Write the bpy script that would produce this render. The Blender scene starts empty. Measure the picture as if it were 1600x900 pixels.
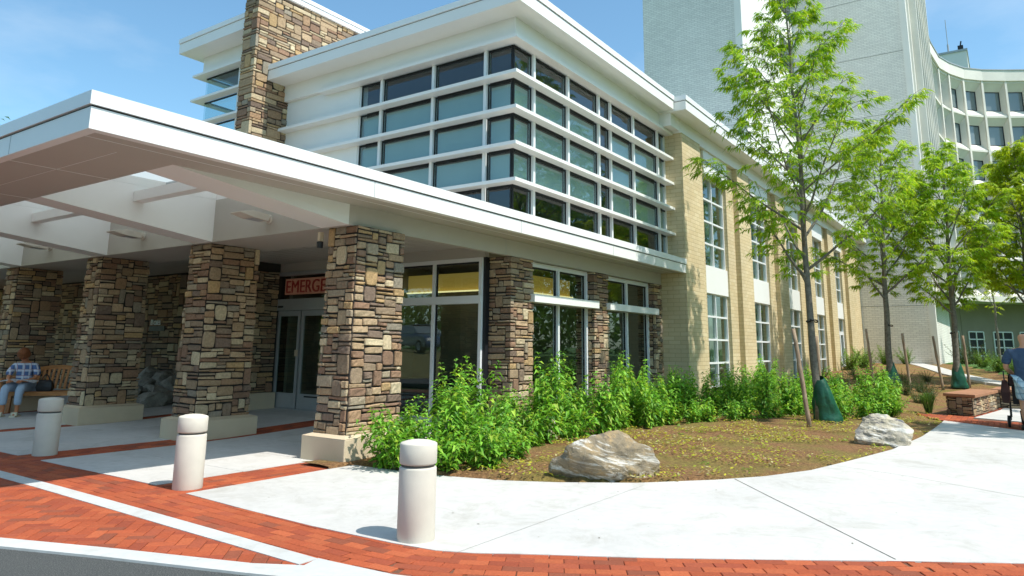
import bpy, math, random
import numpy as np
from mathutils import Vector, Matrix, noise

rnd = random.Random(7)
R = math.radians
scene = bpy.context.scene
COL = scene.collection

# ------------------------------------------------------------------ helpers
class MB:
    """collects faces and links them as one mesh object"""
    def __init__(self):
        self.v, self.f, self.c = [], [], []
    def add(self, verts, faces, col=None):
        o = len(self.v)
        self.v.extend([tuple(p) for p in verts])
        self.f.extend([tuple(i + o for i in q) for q in faces])
        if col is not None:
            self.c.extend([col] * len(verts))
        return self
    def box(self, x0, x1, y0, y1, z0, z1, col=None):
        v = [(x0,y0,z0),(x1,y0,z0),(x1,y1,z0),(x0,y1,z0),(x0,y0,z1),(x1,y0,z1),(x1,y1,z1),(x0,y1,z1)]
        return self.add(v, [(3,2,1,0),(4,5,6,7),(0,1,5,4),(1,2,6,5),(2,3,7,6),(3,0,4,7)], col)
    def obox(self, c, ax, ay, az, col=None):
        """box from a centre and three half-axis vectors"""
        c, ax, ay, az = (np.array(k, float) for k in (c, ax, ay, az))
        v = [c+sx*ax+sy*ay+sz*az for sz in (-1,1) for sx, sy in ((-1,-1),(1,-1),(1,1),(-1,1))]
        return self.add(v, [(3,2,1,0),(4,5,6,7),(0,1,5,4),(1,2,6,5),(2,3,7,6),(3,0,4,7)], col)
    def quad(self, a, b, c, d, col=None):
        return self.add([a,b,c,d], [(0,1,2,3)], col)
    def prism(self, poly, z0, z1, col=None):
        n = len(poly)
        v = [(p[0],p[1],z0) for p in poly] + [(p[0],p[1],z1) for p in poly]
        f = [tuple(range(n))[::-1], tuple(range(n, 2*n))] + [(i,(i+1)%n,n+(i+1)%n,n+i) for i in range(n)]
        return self.add(v, f, col)
    def tube(self, pts, rad, n=8, col=None, cap=True):
        pts = [np.array(p, float) for p in pts]
        rr = rad if hasattr(rad, '__len__') else [rad]*len(pts)
        v, f = [], []
        prev = None
        for i, p in enumerate(pts):
            d = pts[min(i+1,len(pts)-1)] - pts[max(i-1,0)]
            d = d/(np.linalg.norm(d)+1e-9)
            if prev is None:
                a = np.cross(d, (0,0,1) if abs(d[2]) < .9 else (1,0,0))
            else:
                a = prev - d*np.dot(prev,d)
            a = a/(np.linalg.norm(a)+1e-9); prev = a
            b = np.cross(d,a)
            for k in range(n):
                t = 2*math.pi*k/n
                v.append(p + rr[i]*(a*math.cos(t)+b*math.sin(t)))
        for i in range(len(pts)-1):
            for k in range(n):
                k2 = (k+1)%n
                f.append((i*n+k, i*n+k2, (i+1)*n+k2, (i+1)*n+k))
        if cap:
            f.append(tuple(range(n))[::-1]); f.append(tuple(range((len(pts)-1)*n, len(pts)*n)))
        return self.add(v, f, col)
    def lathe(self, prof, n=40, c=(0,0,0), col=None):
        v, f = [], []
        for r, z in prof:
            for k in range(n):
                t = 2*math.pi*k/n
                v.append((c[0]+r*math.cos(t), c[1]+r*math.sin(t), c[2]+z))
        m = len(prof)
        for i in range(m-1):
            for k in range(n):
                k2 = (k+1)%n
                f.append((i*n+k, i*n+k2, (i+1)*n+k2, (i+1)*n+k))
        f.append(tuple(range(n))[::-1]); f.append(tuple(range((m-1)*n, m*n)))
        return self.add(v, f, col)
    def build(self, name, mat, parent=None, smooth=False, local=False):
        me = bpy.data.meshes.new(name)
        v = np.array(self.v, float).reshape(-1,3)
        if parent is not None and not local:
            p = parent; off = np.zeros(3)
            while p is not None:
                off += np.array(p.location); p = p.parent
            v = v - off
        me.from_pydata(v.tolist(), [], self.f)
        if self.c:
            a = me.color_attributes.new('Col', 'FLOAT_COLOR', 'POINT')
            c = np.ones((len(self.v),4)); c[:,:3] = np.array(self.c)
            a.data.foreach_set('color', c.ravel())
        if smooth:
            me.polygons.foreach_set('use_smooth', [True]*len(me.polygons))
        if mat is not None:
            me.materials.append(mat)
        me.update()
        o = bpy.data.objects.new(name, me); COL.objects.link(o)
        if parent is not None: o.parent = parent
        return o

def tag(o, label, cat, group=None, kind=None):
    if label: o['label'] = label
    if cat: o['category'] = cat
    if group: o['group'] = group
    if kind: o['kind'] = kind
    return o
def thing(name, loc, label, cat, group=None):
    o = bpy.data.objects.new(name, None); COL.objects.link(o)
    o.location = loc; o.empty_display_size = .2
    return tag(o, label, cat, group)
def structure(o):
    o['kind'] = 'structure'; return o
def copy_tree(o, parent=None):
    c = o.copy(); COL.objects.link(c)
    if parent is not None: c.parent = parent
    for ch in list(o.children): copy_tree(ch, c)
    return c
def bevel(o, w=.01, seg=2):
    m = o.modifiers.new('bevel','BEVEL'); m.width = w; m.segments = seg; m.limit_method = 'ANGLE'
    return o

# ------------------------------------------------------------------ materials
def S(r, g, b):
    f = lambda c: c/255/12.92 if c/255 <= .04045 else ((c/255+.055)/1.055)**2.4
    return (f(r), f(g), f(b))
def nmat(name):
    m = bpy.data.materials.new(name); m.use_nodes = True
    nt = m.node_tree; b = nt.nodes['Principled BSDF']
    return m, nt, b
def nd(nt, typ, **kw):
    n = nt.nodes.new(typ)
    for k, v in kw.items():
        if k.startswith('i_'):
            key = k[2:]
            n.inputs[int(key) if key.isdigit() else key.replace('_',' ')].default_value = v
        else: setattr(n, k, v)
    return n
def ramp(nt, fac, stops):
    r = nt.nodes.new('ShaderNodeValToRGB')
    e = r.color_ramp.elements
    while len(e) < len(stops): e.new(.5)
    for k, (p, c) in enumerate(stops):
        e[k].position = p; e[k].color = (*c, 1) if len(c) == 3 else c
    nt.links.new(fac, r.inputs[0]); return r.outputs[0]
def coords(nt, scale=(1,1,1), rot=(0,0,0), kind='Object'):
    tc = nt.nodes.new('ShaderNodeTexCoord'); mp = nt.nodes.new('ShaderNodeMapping')
    mp.inputs['Scale'].default_value = scale; mp.inputs['Rotation'].default_value = rot
    nt.links.new(tc.outputs[kind], mp.inputs[0]); return mp.outputs[0]
def mix(nt, fac, a, b, mode='MIX'):
    m = nt.nodes.new('ShaderNodeMix'); m.data_type = 'RGBA'; m.blend_type = mode
    for s, val in ((m.inputs[0], fac), (m.inputs[6], a), (m.inputs[7], b)):
        if hasattr(val, 'links'): nt.links.new(val, s)
        elif isinstance(val, tuple): s.default_value = (*val, 1) if len(val) == 3 else val
        else: s.default_value = val
    return m.outputs[2]
def bump(nt, b, height, strength=.3, dist=.01):
    n = nd(nt, 'ShaderNodeBump'); n.inputs['Strength'].default_value = strength; n.inputs['Distance'].default_value = dist
    nt.links.new(height, n.inputs['Height']); nt.links.new(n.outputs[0], b.inputs['Normal'])
def plain(name, col, rough=.5, var=.06, scale=3, bmp=0, bscale=60, metal=0, spec=.4):
    """a painted / plain surface with faint real-world unevenness"""
    m, nt, b = nmat(name)
    co = coords(nt)
    n = nd(nt, 'ShaderNodeTexNoise', i_Scale=scale, i_Detail=6.0, i_Roughness=.6); nt.links.new(co, n.inputs['Vector'])
    lo = tuple(c*(1-var) for c in col); hi = tuple(min(1, c*(1+var)) for c in col)
    nt.links.new(ramp(nt, n.outputs[0], [(.3, lo), (.7, hi)]), b.inputs['Base Color'])
    b.inputs['Roughness'].default_value = rough; b.inputs['Metallic'].default_value = metal
    b.inputs['Specular IOR Level'].default_value = spec
    if bmp:
        n2 = nd(nt, 'ShaderNodeTexNoise', i_Scale=bscale, i_Detail=4.0); nt.links.new(co, n2.inputs['Vector'])
        bump(nt, b, n2.outputs[0], bmp)
    return m
def attr_mat(name, rough=.8, nscale=40, var=.25, bmp=.5, bscale=45, transl=0, bdist=.01):
    """colour from the mesh's own per-piece colour, with fine mottling"""
    m, nt, b = nmat(name)
    a = nd(nt, 'ShaderNodeAttribute', attribute_name='Col')
    co = coords(nt)
    col = a.outputs['Color']
    if var:
        n = nd(nt, 'ShaderNodeTexNoise', i_Scale=nscale, i_Detail=6.0, i_Roughness=.65); nt.links.new(co, n.inputs['Vector'])
        col = mix(nt, 1.0, col, ramp(nt, n.outputs[0], [(.25, (1-var,)*3), (.75, (1+var,)*3)]), 'MULTIPLY')
    nt.links.new(col, b.inputs['Base Color']); b.inputs['Roughness'].default_value = rough
    b.inputs['Specular IOR Level'].default_value = .3
    if bmp:
        n2 = nd(nt, 'ShaderNodeTexNoise', i_Scale=bscale, i_Detail=8.0, i_Roughness=.7); nt.links.new(co, n2.inputs['Vector'])
        bump(nt, b, n2.outputs[0], bmp, bdist)
    if transl:
        t = nd(nt, 'ShaderNodeBsdfTranslucent'); nt.links.new(mix(nt, 1.0, col, (1.25,1.2,.6), 'MULTIPLY'), t.inputs[0])
        ms = nd(nt, 'ShaderNodeMixShader'); ms.inputs[0].default_value = transl
        nt.links.new(b.outputs[0], ms.inputs[1]); nt.links.new(t.outputs[0], ms.inputs[2])
        nt.links.new(ms.outputs[0], nt.nodes['Material Output'].inputs[0])
    return m
def brick_mat(name, c1, c2, mortar, bw=.2, bh=.067, axis='X', msize=.006, bmp=.5, vscale=.7, rough=.85):
    m, nt, b = nmat(name)
    tc = nd(nt, 'ShaderNodeTexCoord'); sp = nd(nt, 'ShaderNodeSeparateXYZ'); cb = nd(nt, 'ShaderNodeCombineXYZ')
    nt.links.new(tc.outputs['Object'], sp.inputs[0])
    # choose the horizontal run from the face direction so that both wall directions read as courses
    g = nd(nt, 'ShaderNodeNewGeometry'); sn = nd(nt, 'ShaderNodeSeparateXYZ'); nt.links.new(g.outputs['True Normal'], sn.inputs[0])
    ab = nd(nt, 'ShaderNodeMath', operation='ABSOLUTE'); nt.links.new(sn.outputs[0], ab.inputs[0])
    gt = nd(nt, 'ShaderNodeMath', operation='GREATER_THAN'); nt.links.new(ab.outputs[0], gt.inputs[0]); gt.inputs[1].default_value = .7
    mx = nd(nt, 'ShaderNodeMix'); nt.links.new(gt.outputs[0], mx.inputs[0]); nt.links.new(sp.outputs[0], mx.inputs[2]); nt.links.new(sp.outputs[1], mx.inputs[3])
    nt.links.new(mx.outputs[0], cb.inputs[0]); nt.links.new(sp.outputs[2], cb.inputs[1])
    bt = nd(nt, 'ShaderNodeTexBrick', i_Scale=1.0)
    bt.inputs['Color1'].default_value = (*c1,1); bt.inputs['Color2'].default_value = (*c2,1); bt.inputs['Mortar'].default_value = (*mortar,1)
    bt.inputs['Mortar Size'].default_value = msize; bt.inputs['Mortar Smooth'].default_value = .3
    bt.inputs['Brick Width'].default_value = bw; bt.inputs['Row Height'].default_value = bh
    nt.links.new(cb.outputs[0], bt.inputs['Vector'])
    n = nd(nt, 'ShaderNodeTexNoise', i_Scale=vscale, i_Detail=7.0, i_Roughness=.65); nt.links.new(tc.outputs['Object'], n.inputs['Vector'])
    nt.links.new(mix(nt, 1.0, bt.outputs[0], ramp(nt, n.outputs[0], [(.3,(.86,)*3),(.7,(1.1,)*3)]), 'MULTIPLY'), b.inputs['Base Color'])
    b.inputs['Roughness'].default_value = rough; b.inputs['Specular IOR Level'].default_value = .25
    inv = nd(nt, 'ShaderNodeMath', operation='SUBTRACT'); inv.inputs[0].default_value = 1; nt.links.new(bt.outputs['Fac'], inv.inputs[1])
    bump(nt, b, inv.outputs[0], bmp, .008)
    return m
def glass_mat(name, tint=(.35,.42,.42), ior=1.75, rough=.0):
    m = bpy.data.materials.new(name); m.use_nodes = True; nt = m.node_tree
    for n in list(nt.nodes):
        if n.type != 'OUTPUT_MATERIAL': nt.nodes.remove(n)
    tr = nd(nt, 'ShaderNodeBsdfTransparent'); tr.inputs[0].default_value = (*tint,1)
    gl = nd(nt, 'ShaderNodeBsdfGlossy'); gl.inputs['Roughness'].default_value = rough; gl.inputs[0].default_value = (.95,.98,1,1)
    fr = nd(nt, 'ShaderNodeFresnel'); fr.inputs['IOR'].default_value = ior
    # a very slight waviness of the panes
    co = coords(nt); n = nd(nt, 'ShaderNodeTexNoise', i_Scale=.9, i_Detail=1.0); nt.links.new(co, n.inputs['Vector'])
    bp = nd(nt, 'ShaderNodeBump'); bp.inputs['Strength'].default_value = .04; bp.inputs['Distance'].default_value = .05
    nt.links.new(n.outputs[0], bp.inputs['Height']); nt.links.new(bp.outputs[0], gl.inputs['Normal'])
    ge = nd(nt, 'ShaderNodeNewGeometry'); iv = nd(nt, 'ShaderNodeMath', operation='SUBTRACT'); iv.inputs[0].default_value = 1.0; nt.links.new(ge.outputs['Backfacing'], iv.inputs[1])
    mu = nd(nt, 'ShaderNodeMath', operation='MULTIPLY'); nt.links.new(fr.outputs[0], mu.inputs[0]); nt.links.new(iv.outputs[0], mu.inputs[1])   # a pane reflects once, at its outer skin
    ms = nd(nt, 'ShaderNodeMixShader'); nt.links.new(mu.outputs[0], ms.inputs[0])
    nt.links.new(tr.outputs[0], ms.inputs[1]); nt.links.new(gl.outputs[0], ms.inputs[2])
    nt.links.new(ms.outputs[0], nt.nodes['Material Output'].inputs[0])
    return m
def emit_mat(name, col, s):
    m, nt, b = nmat(name)
    b.inputs['Base Color'].default_value = (*col,1)
    b.inputs['Emission Color'].default_value = (*col,1); b.inputs['Emission Strength'].default_value = s
    return m

M = {}
M['white'] = plain('white_panel', (.83,.82,.79), .38, .02, 1.5)
M['whiteframe'] = plain('white_frame', (.78,.79,.79), .35, .02, 4)
M['cap'] = plain('white_flashing', (.84,.84,.83), .35, .02, 1.2)
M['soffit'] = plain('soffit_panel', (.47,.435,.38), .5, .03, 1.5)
M['gasket'] = plain('black_gasket', (.012,.013,.016), .5, .1)
M['alu'] = plain('grey_aluminium', (.42,.43,.44), .4, .05, 4, metal=.2)
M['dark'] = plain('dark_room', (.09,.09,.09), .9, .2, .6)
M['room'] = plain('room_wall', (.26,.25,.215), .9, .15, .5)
M['shade'] = plain('roller_shade', (.42,.53,.50), .9, .05, 2)
M['glass'] = glass_mat('tinted_glass', (.84,.90,.91), 1.85)
M['glassdark'] = glass_mat('dark_glass', (.76,.84,.80), 1.95)
M['glassclear'] = glass_mat('clear_glass', (.86,.92,.92), 1.5)
M['stone'] = attr_mat('ledge_stone', .85, 30, .30, .8, 38, 0, .015)
M['mortar'] = plain('stone_mortar', (.035,.03,.026), .95, .2, 20)
M['plinth'] = plain('cast_stone', (.60,.485,.34), .7, .06, 2.5, .15, 90)
M['brick'] = brick_mat('tan_brick', S(214,197,160), S(204,184,144), S(184,165,128), .3, .1, msize=.007)
M['wbrick'] = brick_mat('white_painted_brick', (.83,.81,.75), (.73,.71,.66), (.54,.525,.49), .28, .095, msize=.010, vscale=.16)
M['wpaint'] = plain('white_painted_wall', (.78,.76,.71), .7, .05, .3)
M['precast'] = plain('cream_precast', (.74,.70,.62), .75, .08, .6, .1, 30)
M['wood'] = None
def wood_mat(name, c1, c2, scale=(2,14,14), rough=.45):
    m, nt, b = nmat(name); co = coords(nt, scale)
    n = nd(nt, 'ShaderNodeTexNoise', i_Scale=3.0, i_Detail=6.0, i_Distortion=.6); nt.links.new(co, n.inputs['Vector'])
    nt.links.new(ramp(nt, n.outputs[0], [(.3,c1),(.7,c2)]), b.inputs['Base Color']); b.inputs['Roughness'].default_value = rough
    bump(nt, b, n.outputs[0], .15); return m
M['wood'] = wood_mat('teak', (.42,.16,.04), (.60,.26,.08))
M['stake'] = wood_mat('rough_stake', (.20,.13,.085), (.42,.31,.21), (9,9,1.5), .9)
M['tanwood'] = wood_mat('tan_wood', (.36,.22,.12), (.50,.34,.2), (2,2,8), .7)
M['bark'] = plain('grey_bark', (.17,.155,.125), .9, .4, 14, .9, 40)
M['leaf'] = attr_mat('tree_leaf', .5, 20, .0, 0, transl=.5)
M['shrubleaf'] = attr_mat('shrub_leaf', .42, 20, .0, 0, transl=.38)
M['stem'] = plain('green_stem', (.10,.13,.04), .7, .2, 10)
M['paver'] = attr_mat('brick_paver', .85, 55, .22, .5, 90)
M['sand'] = plain('joint_sand', (.15,.07,.04), .95, .2, 30)
M['black'] = plain('black_plastic', (.02,.02,.022), .45, .2, 8)
M['rubber'] = plain('rubber', (.018,.018,.018), .8, .2, 20)
M['bag'] = None

m, nt, b = nmat('distant_window'); b.inputs['Base Color'].default_value = (.17,.21,.22,1); b.inputs['Roughness'].default_value = .08; b.inputs['Specular IOR Level'].default_value = .9; M['winglass'] = m
def concrete(name, base, dark, joint=False):
    m, nt, b = nmat(name); co = coords(nt)
    n = nd(nt, 'ShaderNodeTexNoise', i_Scale=.55, i_Detail=9.0, i_Roughness=.62); nt.links.new(co, n.inputs['Vector'])
    n2 = nd(nt, 'ShaderNodeTexNoise', i_Scale=9.0, i_Detail=8.0, i_Roughness=.7); nt.links.new(co, n2.inputs['Vector'])
    c = ramp(nt, n.outputs[0], [(.3,dark),(.62,base)])
    c = mix(nt, 1.0, c, ramp(nt, n2.outputs[0], [(.25,(.9,.9,.9)),(.6,(1.02,1.02,1.02))]), 'MULTIPLY')
    n4 = nd(nt, 'ShaderNodeTexNoise', i_Scale=1.7, i_Detail=10.0, i_Roughness=.75, i_Distortion=1.2); nt.links.new(co, n4.inputs['Vector'])
    c = mix(nt, 1.0, c, ramp(nt, n4.outputs[0], [(.34,(.86,.85,.82)),(.50,(1,1,1))]), 'MULTIPLY')
    # broom strokes and small pits
    co2 = coords(nt, (3,160,3), (0,0,R(18)))
    n3 = nd(nt, 'ShaderNodeTexNoise', i_Scale=1.0, i_Detail=3.0); nt.links.new(co2, n3.inputs['Vector'])
    vo = nd(nt, 'ShaderNodeTexVoronoi', i_Scale=7.0); nt.links.new(co, vo.inputs['Vector'])
    pit = ramp(nt, vo.outputs['Distance'], [(.03,(.55,.53,.5)),(.06,(1,1,1))])
    c = mix(nt, .55, c, pit, 'MULTIPLY')
    nt.links.new(c, b.inputs['Base Color']); b.inputs['Roughness'].default_value = .85; b.inputs['Specular IOR Level'].default_value = .25
    bump(nt, b, n3.outputs[0], .12, .004)
    return m
M['concrete'] = concrete('pale_concrete', (.585,.565,.535), (.49,.475,.45))
M['kerb'] = concrete('kerb_concrete', (.56,.56,.54), (.45,.45,.43))
M['bollard'] = plain('cast_bollard', (.62,.57,.485), .8, .09, 2.5, .10, 130)
def asphalt():
    m, nt, b = nmat('asphalt'); co = coords(nt)
    vo = nd(nt, 'ShaderNodeTexVoronoi', i_Scale=90.0); nt.links.new(co, vo.inputs['Vector'])
    n = nd(nt, 'ShaderNodeTexNoise', i_Scale=160.0, i_Detail=3.0); nt.links.new(co, n.inputs['Vector'])
    nt.links.new(ramp(nt, n.outputs[0], [(.3,(.028,.03,.03)),(.58,(.075,.078,.075)),(.68,(.22,.22,.2))]), b.inputs['Base Color'])
    b.inputs['Roughness'].default_value = .9; bump(nt, b, vo.outputs['Distance'], .8, .008); return m
M['asphalt'] = asphalt()
def mulch():
    m, nt, b = nmat('mulch'); co = coords(nt)
    n = nd(nt, 'ShaderNodeTexNoise', i_Scale=26.0, i_Detail=8.0, i_Roughness=.75); nt.links.new(co, n.inputs['Vector'])
    n2 = nd(nt, 'ShaderNodeTexNoise', i_Scale=1.3, i_Detail=5.0); nt.links.new(co, n2.inputs['Vector'])
    c = ramp(nt, n.outputs[0], [(.3,(.07,.032,.012)),(.5,(.21,.105,.038)),(.66,(.38,.215,.09))])
    g = ramp(nt, n.outputs[0], [(.3,(.07,.05,.012)),(.55,(.22,.16,.035)),(.7,(.36,.30,.07))])
    nt.links.new(mix(nt, ramp(nt, n2.outputs[0], [(.42,(0,0,0)),(.62,(1,1,1))]), c, g), b.inputs['Base Color'])
    b.inputs['Roughness'].default_value = .95; bump(nt, b, n.outputs[0], 1.0, .03); return m
M['mulch'] = mulch()
def grass():
    m, nt, b = nmat('lawn'); co = coords(nt)
    n = nd(nt, 'ShaderNodeTexNoise', i_Scale=18.0, i_Detail=8.0, i_Roughness=.8); nt.links.new(co, n.inputs['Vector'])
    nt.links.new(ramp(nt, n.outputs[0], [(.3,(.035,.085,.012)),(.7,(.10,.22,.03))]), b.inputs['Base Color'])
    b.inputs['Roughness'].default_value = .9; bump(nt, b, n.outputs[0], 1.0, .05); return m
M['grass'] = grass()
def rock_mat(name, cols, white, rot, wscale=3.0, crack=.6):
    m, nt, b = nmat(name); co = coords(nt, (1,1,1), rot)
    n = nd(nt, 'ShaderNodeTexNoise', i_Scale=5.0, i_Detail=9.0, i_Roughness=.7); nt.links.new(co, n.inputs['Vector'])
    co2 = coords(nt, (1.1*wscale,1.6*wscale,7*wscale), rot)
    w = nd(nt, 'ShaderNodeTexNoise', i_Scale=1.0, i_Detail=8.0, i_Roughness=.72, i_Distortion=.8); nt.links.new(co2, w.inputs['Vector'])
    base = ramp(nt, n.outputs[0], [(.28,cols[0]),(.5,cols[1]),(.7,cols[2])])
    f = ramp(nt, w.outputs[0], [(white,(0,0,0)),(min(.99,white+.09),(1,1,1))])
    o = ramp(nt, w.outputs[0], [(.38,(1,1,1)),(.46,(0,0,0))])
    c = mix(nt, f, base, (.70,.67,.61)); c = mix(nt, o, c, cols[3])
    vo = nd(nt, 'ShaderNodeTexVoronoi', feature='DISTANCE_TO_EDGE', i_Scale=4.0); nt.links.new(co, vo.inputs['Vector'])
    c = mix(nt, ramp(nt, vo.outputs['Distance'], [(.0,(crack,crack,crack)),(.02,(0,0,0))]), c, (.55,.50,.42))
    nt.links.new(c, b.inputs['Base Color']); b.inputs['Roughness'].default_value = .85
    bump(nt, b, n.outputs[0], .9, .04); return m
M['rock1'] = rock_mat('veined_boulder', [(.13,.11,.08),(.25,.195,.12),(.44,.29,.13),(.09,.075,.06)], .545, (.9,.35,.3), 1.15, .12)
M['rock2'] = rock_mat('pale_boulder', [(.20,.20,.21),(.42,.37,.28),(.64,.56,.40),(.10,.10,.11)], .53, (.8,.2,1.2), 1.2)
M['rock3'] = rock_mat('grey_rock', [(.20,.19,.17),(.34,.32,.28),(.46,.44,.40),(.16,.15,.13)], .7, (.8,.2,1.2), 1.2)

# ------------------------------------------------------------------ world, sun, camera
SUN_EL = R(58); SDX, SDY = .015, -1.0            # the sun stands over -Y
world = bpy.data.worlds.new('World'); scene.world = world; world.use_nodes = True
wn = world.node_tree
bg = wn.nodes['Background']
sky = wn.nodes.new('ShaderNodeTexSky'); sky.sky_type = 'NISHITA'; sky.sun_disc = False
sky.sun_elevation = SUN_EL; sky.sun_rotation = math.pi - math.atan2(SDX, -SDY)
sky.altitude = 0; sky.air_density = 1.0; sky.dust_density = 1.0; sky.ozone_density = 1.2
tc = wn.nodes.new('ShaderNodeTexCoord'); mp = wn.nodes.new('ShaderNodeMapping'); mp.inputs['Scale'].default_value = (1.0,1.0,2.6)
wn.links.new(tc.outputs['Generated'], mp.inputs[0])
cn = wn.nodes.new('ShaderNodeTexNoise'); cn.inputs['Scale'].default_value = 2.3; cn.inputs['Detail'].default_value = 7; cn.inputs['Roughness'].default_value = .55
wn.links.new(mp.outputs[0], cn.inputs['Vector'])
cr = ramp(wn, cn.outputs[0], [(.53,(0,0,0)),(.90,(.40,.40,.40))])
hazy = mix(wn, 1.0, sky.outputs[0], (1.0,1.33,1.32), 'MULTIPLY')          # humid summer air: paler and greener than a clear sky
wn.links.new(mix(wn, cr, hazy, (7.0,7.4,7.6)), bg.inputs[0])
bg.inputs[1].default_value = .135
sl = bpy.data.lights.new('sun','SUN'); sl.energy = 4.3; sl.angle = R(.53); sl.color = (1.0,.955,.88)
so = bpy.data.objects.new('sun', sl); COL.objects.link(so)
sd = Vector((SDX*math.cos(SUN_EL), SDY*math.cos(SUN_EL), math.sin(SUN_EL)))
so.rotation_euler = sd.to_track_quat('Z','Y').to_euler(); so.location = (0,-20,30)

cam = bpy.data.cameras.new('camera'); co_ = bpy.data.objects.new('camera', cam); COL.objects.link(co_)
yaw, pitch, roll = .9644, .1854, -.0104
fw = np.array([math.sin(yaw)*math.cos(pitch), math.cos(yaw)*math.cos(pitch), math.sin(pitch)])
rt = np.array([math.cos(yaw), -math.sin(yaw), 0]); dn = np.cross(fw, rt)
r2 = math.cos(roll)*rt + math.sin(roll)*dn; d2 = -math.sin(roll)*rt + math.cos(roll)*dn
mw = Matrix.Identity(4)
for i in range(3):
    mw[i][0], mw[i][1], mw[i][2] = r2[i], -d2[i], -fw[i]
mw[2][3] = 1.4
co_.matrix_world = mw
cam.sensor_width = 36; cam.lens = 36*1113.7/1600; cam.shift_y = (333.6-450)/1600
cam.clip_start = .05; cam.clip_end = 2000
scene.camera = co_
scene.view_settings.view_transform = 'Standard'; scene.view_settings.look = 'None'
scene.view_settings.exposure = .33; scene.view_settings.gamma = 1
scene.cycles.max_bounces = 8; scene.cycles.transparent_max_bounces = 16

# ------------------------------------------------------------------ ledge stone
STONE = [S(182,152,124),S(170,140,112),S(158,132,108),S(146,122,102),S(136,114,98),S(194,170,142),S(160,126,100),
         S(148,114,94),S(146,132,118),S(196,174,146),S(174,148,122),S(178,144,106),S(126,104,92),S(162,142,122),S(140,108,90)]
def layout(L, H, corners, rg, cu=.056, cv=.052):
    nu, nv = max(2,int(round(L/cu))), max(2,int(round(H/cv)))
    cu, cv = L/nu, H/nv
    occ = [[False]*nu for _ in range(nv)]
    cc = set(int(round(c/cu)) for c in corners)
    out = []
    for j in range(nv):
        i = 0
        while i < nu:
            if occ[j][i]: i += 1; continue
            free = 0
            while i+free < nu and not occ[j][i+free]: free += 1
            big = rg.random() < .07
            w = rg.choice((3,4,5,5,6,7)) if not big else rg.choice((3,4))
            w = rg.choice((2,2,3)) if rg.random() < .18 and not big else w
            if free - w < 2: w = free if free <= 7 else free//2
            w = min(w, free)
            if (i+w) in cc and i+w+2 <= i+free: w += 2
            h = rg.choice((3,4,4,5)) if big else rg.choices((1,2,3),(.46,.48,.06))[0]
            if w <= 3 and not big: h = min(h, 2)
            h = min(h, nv-j)
            for q in range(1, h):
                if any(occ[j+q][i:i+w]): h = q; break
            for q in range(h):
                for p in range(w): occ[j+q][i+p] = True
            out.append((i*cu, (i+w)*cu, j*cv, (j+h)*cv))
            i += w
    return out
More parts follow.
